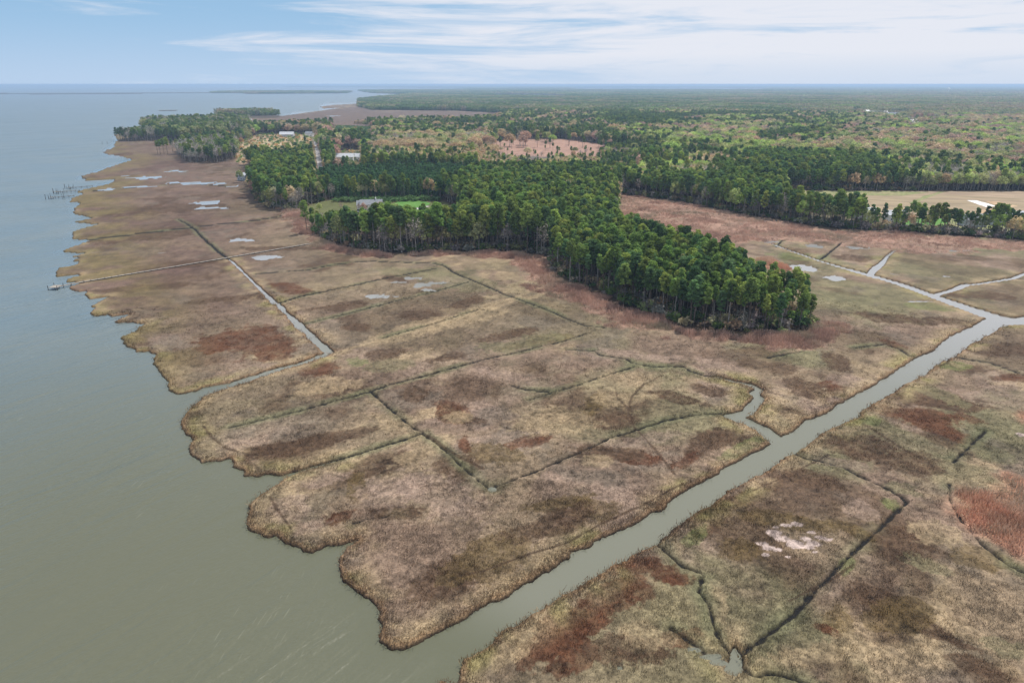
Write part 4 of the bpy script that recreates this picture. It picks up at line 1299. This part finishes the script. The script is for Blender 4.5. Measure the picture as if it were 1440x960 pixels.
Po = Po[inside(Po, ORCH) | (inside(Po, CLEAR['young'])) | inside(Po, CLEAR['shed'])]
Py = jgrid(4.5, 700, 1900, -30, 0)
Py = Py[inside(Py, CLEAR['young'])]
ko = np.array(['olive', 'pine', 'pine_b', 'orange'], object)[rng.integers(0, 4, len(Po))]
Ph = jgrid(3.4, 500, 800, -30, 0)
Ph = Ph[inside(Ph, pl([(468, 285), (475, 281.5), (560, 281.5), (604, 280), (625, 284), (560, 284.4), (545, 285.5)]))]
Py = np.vstack([Py, Ph])
pts = np.vstack([Po, Py]); kk = np.concatenate([ko, np.full(len(Py), 'pine_b', object)])
so = np.concatenate([1.0 + 1.6 * rng.random(len(Po)), 1.5 + .5 * rng.random(len(Py))])
scatter('scrub', np.column_stack([pts, np.full(len(pts), .8)]), rng.random(len(pts)) * 6.28, so, rng.integers(0, 5, len(pts)), tints(kk), SH_PROTO)

# ------------------------------------------------------------------ reeds and marsh grass
R_PROTO = [tuft(700 + i, 14, 2.5, .50, .055, M_GRASS) for i in range(5)]
RP, RT, RS = [], [], []
for i, pg in enumerate(REED):
    lo, hi = pg.min(0), pg.max(0)
    s = .95 if i != 1 else 1.6
    X, Y = np.meshgrid(np.arange(lo[0], hi[0], s), np.arange(lo[1], hi[1], s))
    P = np.stack([X.ravel(), Y.ravel()], 1) + (rng.random((X.size, 2)) - .5) * s
    P = P[np.abs(np.degrees(np.arctan2(P[:, 0], P[:, 1]))) < 42]
    d = poly_sd(P, pg) + fbm(P, 8, 4, 85) * (10 if i == 0 else 5 if i > 1 else 16)
    ok = (d < 0) & (rng.random(len(P)) < (.18 + .82 * sstep(-.3, .25, fbm(P, 14, 4, 171))))
    P, d = P[ok], d[ok]
    RP.append(P)
    base = C['redreed'] if i >= 2 else C['reed'] * 1.08
    t = np.repeat(base[None], len(P), 0) * (1 + .55 * fbm(P, 13, 4, 172)[:, None])
    t = mixc(t, np.array((.30, .27, .19)), sstep(.15, .5, fbm(P, 26, 4, 175)) * .8)
    t = mixc(t, np.array((.50, .40, .30)), sstep(.0, .5, fbm(P, 16, 3, 173)) * .7)
    RT.append(np.clip(t * (.8 + .4 * rng.random((len(P), 1))), .02, .6))
    RS.append(np.clip(.55 + .5 * sstep(0, -6, d) + .25 * fbm(P, 8, 2, 174), .4, 1.3) * (.6 if i == 1 else 1.0))
RP, RT, RS = np.vstack(RP), np.vstack(RT), np.concatenate(RS)
scatter('reeds', np.column_stack([RP, np.full(len(RP), .5)]), rng.random(len(RP)) * 6.28, np.column_stack([np.full(len(RS), 1.0), np.full(len(RS), 1.0), RS]), rng.integers(0, 5, len(RP)), RT, R_PROTO)

G_PROTO = [tuft(720 + i, 9, .62, .26, .035, M_GRASS, .9) for i in range(6)]
s = .62
Gp = []
for d0, d1, s in ((80, 150, .62), (150, 230, .95), (230, 340, 1.6)):
    Gp.append(jgrid(s, d0, d1))
Gp = np.vstack(Gp)
Dg, lg, dg, pg_, bg_ = build_fields(Gp)
ok = (lg > .55) & (dg > .25) & (pg_ > .4)
Gp, Dg, lg, dg, pg_, bg_ = (a[ok] for a in (Gp, Dg, lg, dg, pg_, bg_))
cg, _ = ground_colour(Gp, Dg, lg, dg, pg_, bg_)
bare = cg.sum(1) > .80
thin = fbm(Gp, 12, 3, 180)
ok = (~bare) & (rng.random(len(Gp)) < np.clip(.62 + .6 * thin + .5 * sstep(8, 2, lg), .15, 1.0))
Gp, cg, lg, Dg = Gp[ok], cg[ok], lg[ok], Dg[ok]
sg = (.45 + .55 * rng.random(len(Gp))) * (1 + .6 * sstep(4, 1, lg))
scatter('marsh_grass', np.column_stack([Gp, np.full(len(Gp), .55)]), rng.random(len(Gp)) * 6.28, np.column_stack([sg * (1 + Dg / 400), sg * (1 + Dg / 400), sg]), rng.integers(0, 6, len(Gp)),
        np.clip(cg * (.75 + .72 * rng.random((len(Gp), 1))), .015, .6), G_PROTO)

# ------------------------------------------------------------------ fields, lawns, roads
def sheet(name, pts, mat, z):
    P = pl(pts)
    # flat ground with a slightly ragged outline
    out = []
    for i in range(len(P)):
        a, b_ = P[i], P[(i + 1) % len(P)]
        L = np.linalg.norm(b_ - a)
        n = int(np.clip(L / 6, 1, 60))
        for j in range(n):
            q = a + (b_ - a) * j / n
            out.append((q[0] + (random.random() - .5) * min(1.2, L / 12), q[1] + (random.random() - .5) * min(1.2, L / 12), z))
    bm = bmesh.new()
    vs = [bm.verts.new(v) for v in out]
    f = bm.faces.new(vs)
    if f.normal.z < 0:
        f.normal_flip()
    bmesh.ops.triangulate(bm, faces=[f])
    me = bpy.data.meshes.new(name)
    bm.to_mesh(me); bm.free()
    me.materials.append(mat)
    return tag(link(name, me), kind='structure')


def ground_mat(name, a, b_, scale, rot=0, stretch=(1, 1, 1)):
    m, nt, b = principled(name, a, .95, .1)
    g = nd(nt, 'ShaderNodeNewGeometry')
    t = tex(nt, g.outputs['Position'], scale, rot, stretch, 6, .65, .3)
    t2 = tex(nt, g.outputs['Position'], scale * 9, rot, stretch, 3, .6)
    c = mixcol(nt, maprange(nt, t, .32, .68, 0, 1), a, b_)
    v = nd(nt, 'ShaderNodeVectorMath', operation='SCALE')
    nt.links.new(c, v.inputs[0])
    nt.links.new(maprange(nt, t2, .3, .7, .8, 1.2), v.inputs['Scale'])
    nt.links.new(v.outputs[0], b.inputs['Base Color'])
    return m


M_FIELD = ground_mat('bare_field_soil', (.30, .225, .165), (.25, .20, .13), .012, .3, (.25, 1, 1))
M_LAWN = ground_mat('mown_grass', (.075, .18, .038), (.105, .21, .05), .05)
M_ROUGH = ground_mat('rough_grass', (.16, .19, .075), (.24, .22, .12), .04)
M_ROAD = ground_mat('pale_gravel', (.38, .36, .35), (.32, .30, .29), .05)
M_SAND = ground_mat('sandy_soil', (.42, .31, .20), (.36, .24, .15), .03)
M_GRAVEL = ground_mat('white_gravel', (.74, .73, .74), (.66, .64, .64), .2)
sheet('field', [(1112, 268.6), (1440, 269.8), (1700, 272), (1700, 312), (1440, 309), (1380, 304), (1300, 307), (1200, 299), (1130, 288)], M_FIELD, .92)
sheet('grass_strip', [(1112, 268.9), (1235, 269.4), (1310, 271.2), (1268, 276), (1180, 275), (1118, 275)], M_ROUGH, .93)
sheet('field_track', [(1322, 270.2), (1330, 270.2), (1300, 281), (1285, 287), (1278, 286.5), (1298, 277)], M_ROUGH, .935)
sheet('sandy_patch', [(1378, 297), (1400, 293), (1420, 296), (1418, 303), (1395, 306), (1380, 303)], M_SAND, .935)
sheet('sandy_rim', [(1385, 283.5), (1402, 284), (1432, 291), (1410, 292.5)], M_SAND, .934)
sheet('gravel_pad', [(1360, 282.6), (1374, 282.8), (1400, 290.8), (1387, 292.2)], M_GRAVEL, .94)
sheet('lawn', [(1272, 308), (1300, 306), (1330, 309), (1336, 321), (1326, 325), (1282, 320.5), (1270, 316)], M_LAWN, .925)
sheet('yard', [(1336, 308), (1440, 312), (1600, 316), (1600, 336), (1440, 329.5), (1356, 325.5), (1336, 322)], M_ROUGH, .92)
sheet('driveway', [(1290, 322.3), (1336, 323.3), (1440, 330), (1440, 328.4), (1336, 322), (1290, 321)], M_ROAD, .93)
sheet('lawn', [(543, 291.5), (560, 284.5), (583, 282.2), (600, 285), (607, 287), (588, 296), (575, 304), (560, 300), (552, 296)], M_LAWN, .925)
sheet('driveway', [(551, 300), (566, 297), (600, 290.3), (604, 291.2), (572, 299), (565, 303)], M_ROAD, .935)
sheet('orchard_ground', [(336, 206), (350, 199), (437, 190.5), (437, 204), (420, 218), (380, 227), (338, 229)], ground_mat('dry_orchard_soil', (.40, .29, .19), (.30, .25, .15), .02), .92)
sheet('road', [(439.5, 191), (443.5, 191), (447, 205), (451, 222), (456, 238), (447, 238), (445, 222), (442, 205)], M_ROAD, .935)

# ------------------------------------------------------------------ buildings
M_WHITE = worn('white_siding', (.78, .78, .77), .6, 1.2, .08)
M_GREY = worn('grey_siding', (.42, .45, .48), .7, 1.2, .12)
M_ROOFG = worn('grey_shingles', (.20, .215, .235), .85, 1.5, .22)
M_ROOFL = worn('pale_shingles', (.44, .46, .49), .85, 1.5, .18)
M_ROOFB = worn('brown_shingles', (.18, .135, .11), .85, 1.5, .22)
M_GLASS, _nt, _b = principled('window_glass', (.03, .04, .05), .08, .5)
M_BRICK = worn('chimney_brick', (.33, .22, .18), .9, 3, .25)


def box(bm, x0, x1, y0, y1, z0, z1):
    v = [bm.verts.new(p) for p in ((x0, y0, z0), (x1, y0, z0), (x1, y1, z0), (x0, y1, z0), (x0, y0, z1), (x1, y0, z1), (x1, y1, z1), (x0, y1, z1))]
    for f in ((3, 2, 1, 0), (4, 5, 6, 7), (0, 1, 5, 4), (1, 2, 6, 5), (2, 3, 7, 6), (3, 0, 4, 7)):
        bm.faces.new([v[i] for i in f])


def bobj(name, bm, mat, parent=None):
    me = bpy.data.meshes.new(name)
    bm.to_mesh(me); bm.free()
    me.materials.append(mat)
    return link(name, me, parent)


def gable(bm, x0, x1, y0, y1, z0, rise, t=.18, over=.4):
    """a pitched roof slab, ridge along x"""
    ym = (y0 + y1) / 2
    x0 -= over; x1 += over; y0 -= over; y1 += over
    prof = [(y0, z0), (ym, z0 + rise), (y1, z0), (y1, z0 + t), (ym, z0 + rise + t), (y0, z0 + t)]
    a = [bm.verts.new((x0, y, z)) for y, z in prof]
    b_ = [bm.verts.new((x1, y, z)) for y, z in prof]
    n = len(prof)
    for i in range(n):
        bm.faces.new([a[i], a[(i + 1) % n], b_[(i + 1) % n], b_[i]])
    bm.faces.new([a[0], a[5], a[4], a[1]]); bm.faces.new([a[1], a[4], a[3], a[2]])
    bm.faces.new([b_[1], b_[4], b_[5], b_[0]]); bm.faces.new([b_[2], b_[3], b_[4], b_[1]])


def house(p, rz, L, Wd, H, label, wall=None, roof=None, wings=(), windows=0, chimney=False, group=None, z=.85, storeys=1):
    x, y = at(*p)
    e = empty('house', (x, y, z), rz)
    tag(e, label, 'house', group)
    bodies = [(0, 0, L, Wd, H)] + list(wings)
    for k, (cx, cy, l, w, hh) in enumerate(bodies):
        d = .012 * k
        bm = bmesh.new()
        x0, x1, y0, y1 = cx - l / 2, cx + l / 2, cy - w / 2, cy + w / 2
        box(bm, x0, x1, y0, y1, d, hh)
        rise = w * .34
        for xx in (x0 + .002, x1 - .002):
            vs = [bm.verts.new((xx, y0, hh)), bm.verts.new((xx, y1, hh)), bm.verts.new((xx, cy, hh + rise - .05))]
            bm.faces.new(vs)
        bobj('wall', bm, wall or M_WHITE, e)
        bm = bmesh.new()
        gable(bm, x0, x1, y0, y1, hh + .02, rise)
        r = bobj('roof', bm, roof or M_ROOFG, e)
        if chimney and k == 0:
            bm = bmesh.new(); box(bm, l * .18, l * .18 + 1.0, -.5, .5, hh + rise * .5, hh + rise + 1.6)
            bobj('chimney', bm, M_WHITE, r)
        if windows:
            for st in range(storeys):
                for j in range(windows):
                    wx = x0 + (j + .5) * l / windows
                    zz = .9 + st * 2.9
                    if zz + 1.5 > hh:
                        continue
                    bm = bmesh.new(); box(bm, wx - .65, wx + .65, y0 - .07, y0 - .01, zz, zz + 1.5)
                    f = bobj('window', bm, M_WHITE, e)
                    bm = bmesh.new(); box(bm, wx - .54, wx + .54, y0 - .10, y0 - .072, zz + .1, zz + 1.4)
                    bobj('pane', bm, M_GLASS, f)
    if windows:
        bm = bmesh.new(); box(bm, L / 2 - 2.2, L / 2 - 1.2, -Wd / 2 - .09, -Wd / 2 - .012, .02, 2.15)
        bobj('door', bm, M_GREY, e)
    return e


house((523, 298), .16, 17, 10, 5.8, 'large white house with grey roof in the clearing beside the bright lawn', roof=M_ROOFG, wings=[(9.8, -1.5, 8, 8, 4.0), (-8.2, 2.5, 6, 9, 5.2)], windows=5, chimney=True, storeys=2)
house((344, 254), -.5, 12, 8, 5, 'pale grey house at the marsh edge below the left wood', wall=M_GREY, roof=M_ROOFL, windows=3)
house((404, 192.6), .1, 26, 14, 4.2, 'long low pale grey roofed house beyond the orchard', roof=M_ROOFL, wall=M_GREY, windows=4)
house((436, 192), -.3, 16, 11, 5, 'white house with dark roof at the end of the straight road', roof=M_ROOFG, windows=3)
house((482, 226), .05, 30, 13, 4.5, 'long white building behind the young pine plantation', roof=M_ROOFL, windows=5)
house((500, 225), -.2, 20, 12, 4.0, 'small white building right of the long one behind the plantation', roof=M_ROOFL, windows=3)
house((538, 224), .3, 16, 10, 4.2, 'white cottage at the edge of the tan trees', roof=M_ROOFL)
house((345, 174.5), .2, 34, 18, 6, 'large white building beyond the wooded point', roof=M_ROOFL)
house((331, 175), -.2, 22, 16, 5, 'smaller white building beyond the wooded point', roof=M_ROOFL)
house((1216, 307), .1, 14, 9, 4.6, 'white house partly hidden behind the pine row, near the bare field', roof=M_ROOFL, windows=3)
house((1258, 311), -.1, 13, 9, 4.4, 'pale house behind the pine row, left of the green lawn', roof=M_ROOFL, windows=3)
house((1366, 318), .1, 15, 10, 4.8, 'dark blue-grey house behind pines, right of the green lawn', wall=M_GREY, roof=M_ROOFG, windows=4)
house((1412, 315.5), -.06, 24, 13, 4.8, 'long grey roofed house at the right end of the pine row', wall=M_GREY, roof=M_ROOFL, windows=5)
house((1444, 319), .1, 22, 12, 5.2, 'white sided house at the far right beyond the pines', roof=M_ROOFL, windows=4)
town = [(1206, 159.3), (1212, 160.2), (1218, 160.6), (1226, 161.2), (1233, 162), (1240, 162.4), (1248, 163.3), (1256, 164.2), (1262, 165.5), (1268, 167.6), (1272, 170.5), (1264, 171.2), (1256, 169.8), (1276, 174), (1282, 176.8), (1288, 175.2), (1294, 178.8), (1286, 180.6), (1297, 182.5), (1290, 171.8), (1300, 186)]
for i, p in enumerate(town):
    house(p, (i * .7) % 1.5 - .7, 18 + (i * 5) % 13, 12 + i % 4, 6 + (i % 3) * 1.5,
          '%s white house of the settlement among the far right woods, counted from its left end' % nth(i), roof=(M_ROOFL, M_ROOFG, M_WHITE)[i % 3], group='houses of the far settlement')
for i, (p, s_) in enumerate([((640, 140), 1), ((668, 137), 1.3), ((700, 137.6), 1.2), ((722, 138), 1.4), ((750, 137.8), 1.2), ((776, 138.4), 1.5), ((1158, 184), .8), ((1098, 147), 1.4), ((905, 178), .7)]):
    house(p, i * .5, 30 * s_, 16 * s_, 7 * s_, '%s pale building counted from left along the distant inland water' % nth(i) if i < 6 else
          ['white house alone among the right hand tan woods', 'white building in the far central woods', 'pale house in the middle woods'][i - 6], roof=M_ROOFL)

# skyline of a seaside town, and a water tower
M_TOWER = worn('pale_concrete', (.62, .63, .65), .7, .05, .12)
for i, (xx, hh, ww) in enumerate([(651, 44, 60), (656, 60, 50), (661, 52, 80), (667, 70, 46), (672, 58, 60), (677, 84, 50), (681, 64, 70), (686, 74, 46), (692, 50, 90), (699, 62, 44), (706, 46, 70), (714, 56, 50), (722, 40, 80)]):
    x, y = at(xx, 122.2)
    e = empty('tower_block', (x, y, .9))
    tag(e, '%s high rise counted from left in the hazy skyline on the horizon' % nth(i), 'building', 'high rises on the horizon')
    bm = bmesh.new(); box(bm, -ww / 2, ww / 2, -20, 20, 0, hh); bobj('wall', bm, M_TOWER, e)
    bm = bmesh.new(); box(bm, -ww * .2, ww * .2, -8, 8, hh + .1, hh + 6); bobj('roof_housing', bm, M_TOWER, e)
x, y = at(1333, 131)
wt_ = empty('water_tower', (x, y, .9))
tag(wt_, 'white water tower rising above the woods on the right horizon', 'water tower')
bm = bmesh.new(); bmesh.ops.create_cone(bm, cap_ends=True, segments=14, radius1=6, radius2=3, depth=34); bmesh.ops.translate(bm, verts=bm.verts, vec=(0, 0, 17)); bobj('stem', bm, M_WHITE, wt_)
bm = bmesh.new(); bmesh.ops.create_uvsphere(bm, u_segments=18, v_segments=10, radius=15); bmesh.ops.scale(bm, verts=bm.verts, vec=(1, 1, .75)); bmesh.ops.translate(bm, verts=bm.verts, vec=(0, 0, 44)); bobj('tank', bm, M_WHITE, wt_)

# ------------------------------------------------------------------ piers and posts
M_WOOD = worn('weathered_wood', (.46, .42, .37), .85, 1.5, .25, stretch=(1, 6, 1))
M_PIER = worn('old_grey_planks', (.17, .15, .13), .9, 1.5, .3)
M_PILE = worn('dark_piles', (.085, .07, .06), .9, 2.0, .3)
M_DECK = worn("pale_deck", (.27, .245, .215), .8, 1.5, .15)


def pier(name, label, pts, width, zdeck, head, step, cat, head_mat=None, walk_mat=None, tall=(), group=None):
    P = pl(pts)
    e = empty(name, (P[0, 0], P[0, 1], 0))
    tag(e, label, cat, group)
    O = P[0]
    for i in range(len(P) - 1):
        a, b_ = P[i] - O, P[i + 1] - O
        L = np.linalg.norm(b_ - a)
        d = (b_ - a) / L
        nrm = np.array([-d[1], d[0]])
        n = max(1, int(L / step))
        bm = bmesh.new()
        for s_, (o0, o1, z0, z1) in enumerate(((-width / 2, width / 2, zdeck - .06, zdeck), (-width / 2, -width / 2 + .12, zdeck - .26, zdeck - .062), (width / 2 - .12, width / 2, zdeck - .26, zdeck - .062))):
            v = []
            for z_ in (z0, z1):
                for q, o_ in ((a, o0), (b_, o0), (b_, o1), (a, o1)):
                    pnt = q + nrm * o_
                    v.append(bm.verts.new((pnt[0], pnt[1], z_)))
            for f in ((3, 2, 1, 0), (4, 5, 6, 7), (0, 1, 5, 4), (1, 2, 6, 5), (2, 3, 7, 6), (3, 0, 4, 7)):
                bm.faces.new([v[k] for k in f])
        bmesh.ops.recalc_face_normals(bm, faces=bm.faces)
        bobj('walkway', bm, walk_mat or M_WOOD, e)
        for j in range(n + 1):
            for sgn in (-1, 1):
                q = a + d * (L * j / n) + nrm * sgn * (width / 2 + .11)
                bm = bmesh.new()
                bmesh.ops.create_cone(bm, cap_ends=True, segments=7, radius1=.09, radius2=.085, depth=zdeck + 1.6)
                bmesh.ops.translate(bm, verts=bm.verts, vec=(q[0], q[1], (zdeck + 1.6) / 2 - 1.2))
                bobj('post', bm, M_PILE, e)
    # the platform at the head
    hx, hy, hw, hl = head
    bm = bmesh.new(); box(bm, hx - hw / 2, hx + hw / 2, hy - hl / 2, hy + hl / 2, zdeck + .01, zdeck + .16)
    bobj('platform', bm, head_mat or M_DECK, e)
    for sx in (-1, 1):
        for sy in (-1, 1):
            bm = bmesh.new(); bmesh.ops.create_cone(bm, cap_ends=True, segments=7, radius1=.16, radius2=.15, depth=zdeck + 2.4)
            bmesh.ops.translate(bm, verts=bm.verts, vec=(hx + sx * (hw / 2 + .17), hy + sy * (hl / 2 + .17), (zdeck + 2.4) / 2 - 1.2))
            bobj('post', bm, M_PILE, e)
    for (tx, ty, th) in tall:
        bm = bmesh.new(); bmesh.ops.create_cone(bm, cap_ends=True, segments=7, radius1=.14, radius2=.12, depth=th + 1.2)
        bmesh.ops.translate(bm, verts=bm.verts, vec=(tx, ty, (th + 1.2) / 2 - 1.2))
        bobj('piling', bm, M_PILE, e)
    return e


pier('boardwalk', 'long straight wooden boardwalk over the marsh ending in a small pale platform', [(83, 404.6), (100, 401), (118, 397.6), (320, 363.8), (447, 342)], 1.05, 1.15, (-1.2, -.5, 4.2, 4.6), 3.2, 'boardwalk', walk_mat=M_DECK)
pier('fishing_pier', 'nearest of the three dark old piers reaching into the bay', [(75, 279), (104, 276.2)], 1.0, 1.3, (-1, 0, 3.4, 3), 4.0, 'pier', M_PIER, M_PIER, tall=[(-3.2, 1.5, 4.5), (-1.5, -4, 4.2), (8.5, 2, 5.2), (9.5, -2, 4.6)], group='old piers by the far shore')
pier('fishing_pier', 'middle pier of the three, longest of the dark row of piles', [(82, 271.2), (112, 268.6)], 1.1, 1.3, (-1, 0, 3.6, 3.4), 3.4, 'pier', M_PIER, M_PIER, tall=[(-3.4, 3, 4), (2.2, -3.2, 4.2), (3.6, 3.2, 4.4)], group='old piers by the far shore')
pier('fishing_pier', 'farthest pier of the three, thin piles running to the grassy point', [(99, 265), (130, 262.4)], 1.0, 1.2, (-.5, 0, 3.4, 3), 4.2, 'pier', M_PIER, M_PIER, tall=[(-2.6, 2.6, 4), (1.5, 3.0, 4.5)], group='old piers by the far shore')
for i, (q, lb_) in enumerate([((64.5, 280.6), 'lone leaning mooring post in the bay left of the old piers'), ((75, 272), 'single post standing between the heads of the old piers'), ((91.5, 265.5), 'thin post beside the farthest old pier'), ((144, 203), 'first post in the water off the wooded point'), ((151, 202.4), 'second post in the water nearer the wooded point')]):
    x, y = at(*q, 0)
    e = empty('mooring_post', (x, y, 0))
    tag(e, lb_, 'post', 'posts standing in the bay')
    bm = bmesh.new()
    bmesh.ops.create_cone(bm, cap_ends=True, segments=8, radius1=.24, radius2=.2, depth=5.6)
    bmesh.ops.translate(bm, verts=bm.verts, vec=(0, 0, 1.9))
    pst = bobj('pile', bm, M_PILE, e)
    bm = bmesh.new(); bmesh.ops.create_cone(bm, cap_ends=True, segments=8, radius1=.26, radius2=.05, depth=.3); bmesh.ops.translate(bm, verts=bm.verts, vec=(0, 0, 4.86)); bobj('cap', bm, M_WOOD, e)
    e.rotation_euler = (.06 * (-1) ** i, .05, 0)

# ------------------------------------------------------------------ air
hm = bpy.data.materials.new('haze')
hm.use_nodes = True
nt = hm.node_tree
nt.nodes.clear()
pv = nd(nt, 'ShaderNodeVolumePrincipled')
pv.inputs['Color'].default_value = (.50, .70, .97, 1)
pv.inputs['Density'].default_value = 9.0e-5
pv.inputs['Anisotropy'].default_value = .15
ho = nd(nt, 'ShaderNodeOutputMaterial')
nt.links.new(pv.outputs[0], ho.inputs['Volume'])
bm = bmesh.new()
box(bm, -75000, 75000, -1500, 62000, -2.2, 97.0)
bmesh.ops.recalc_face_normals(bm, faces=bm.faces)
tag(bobj('haze', bm, hm), kind='stuff')
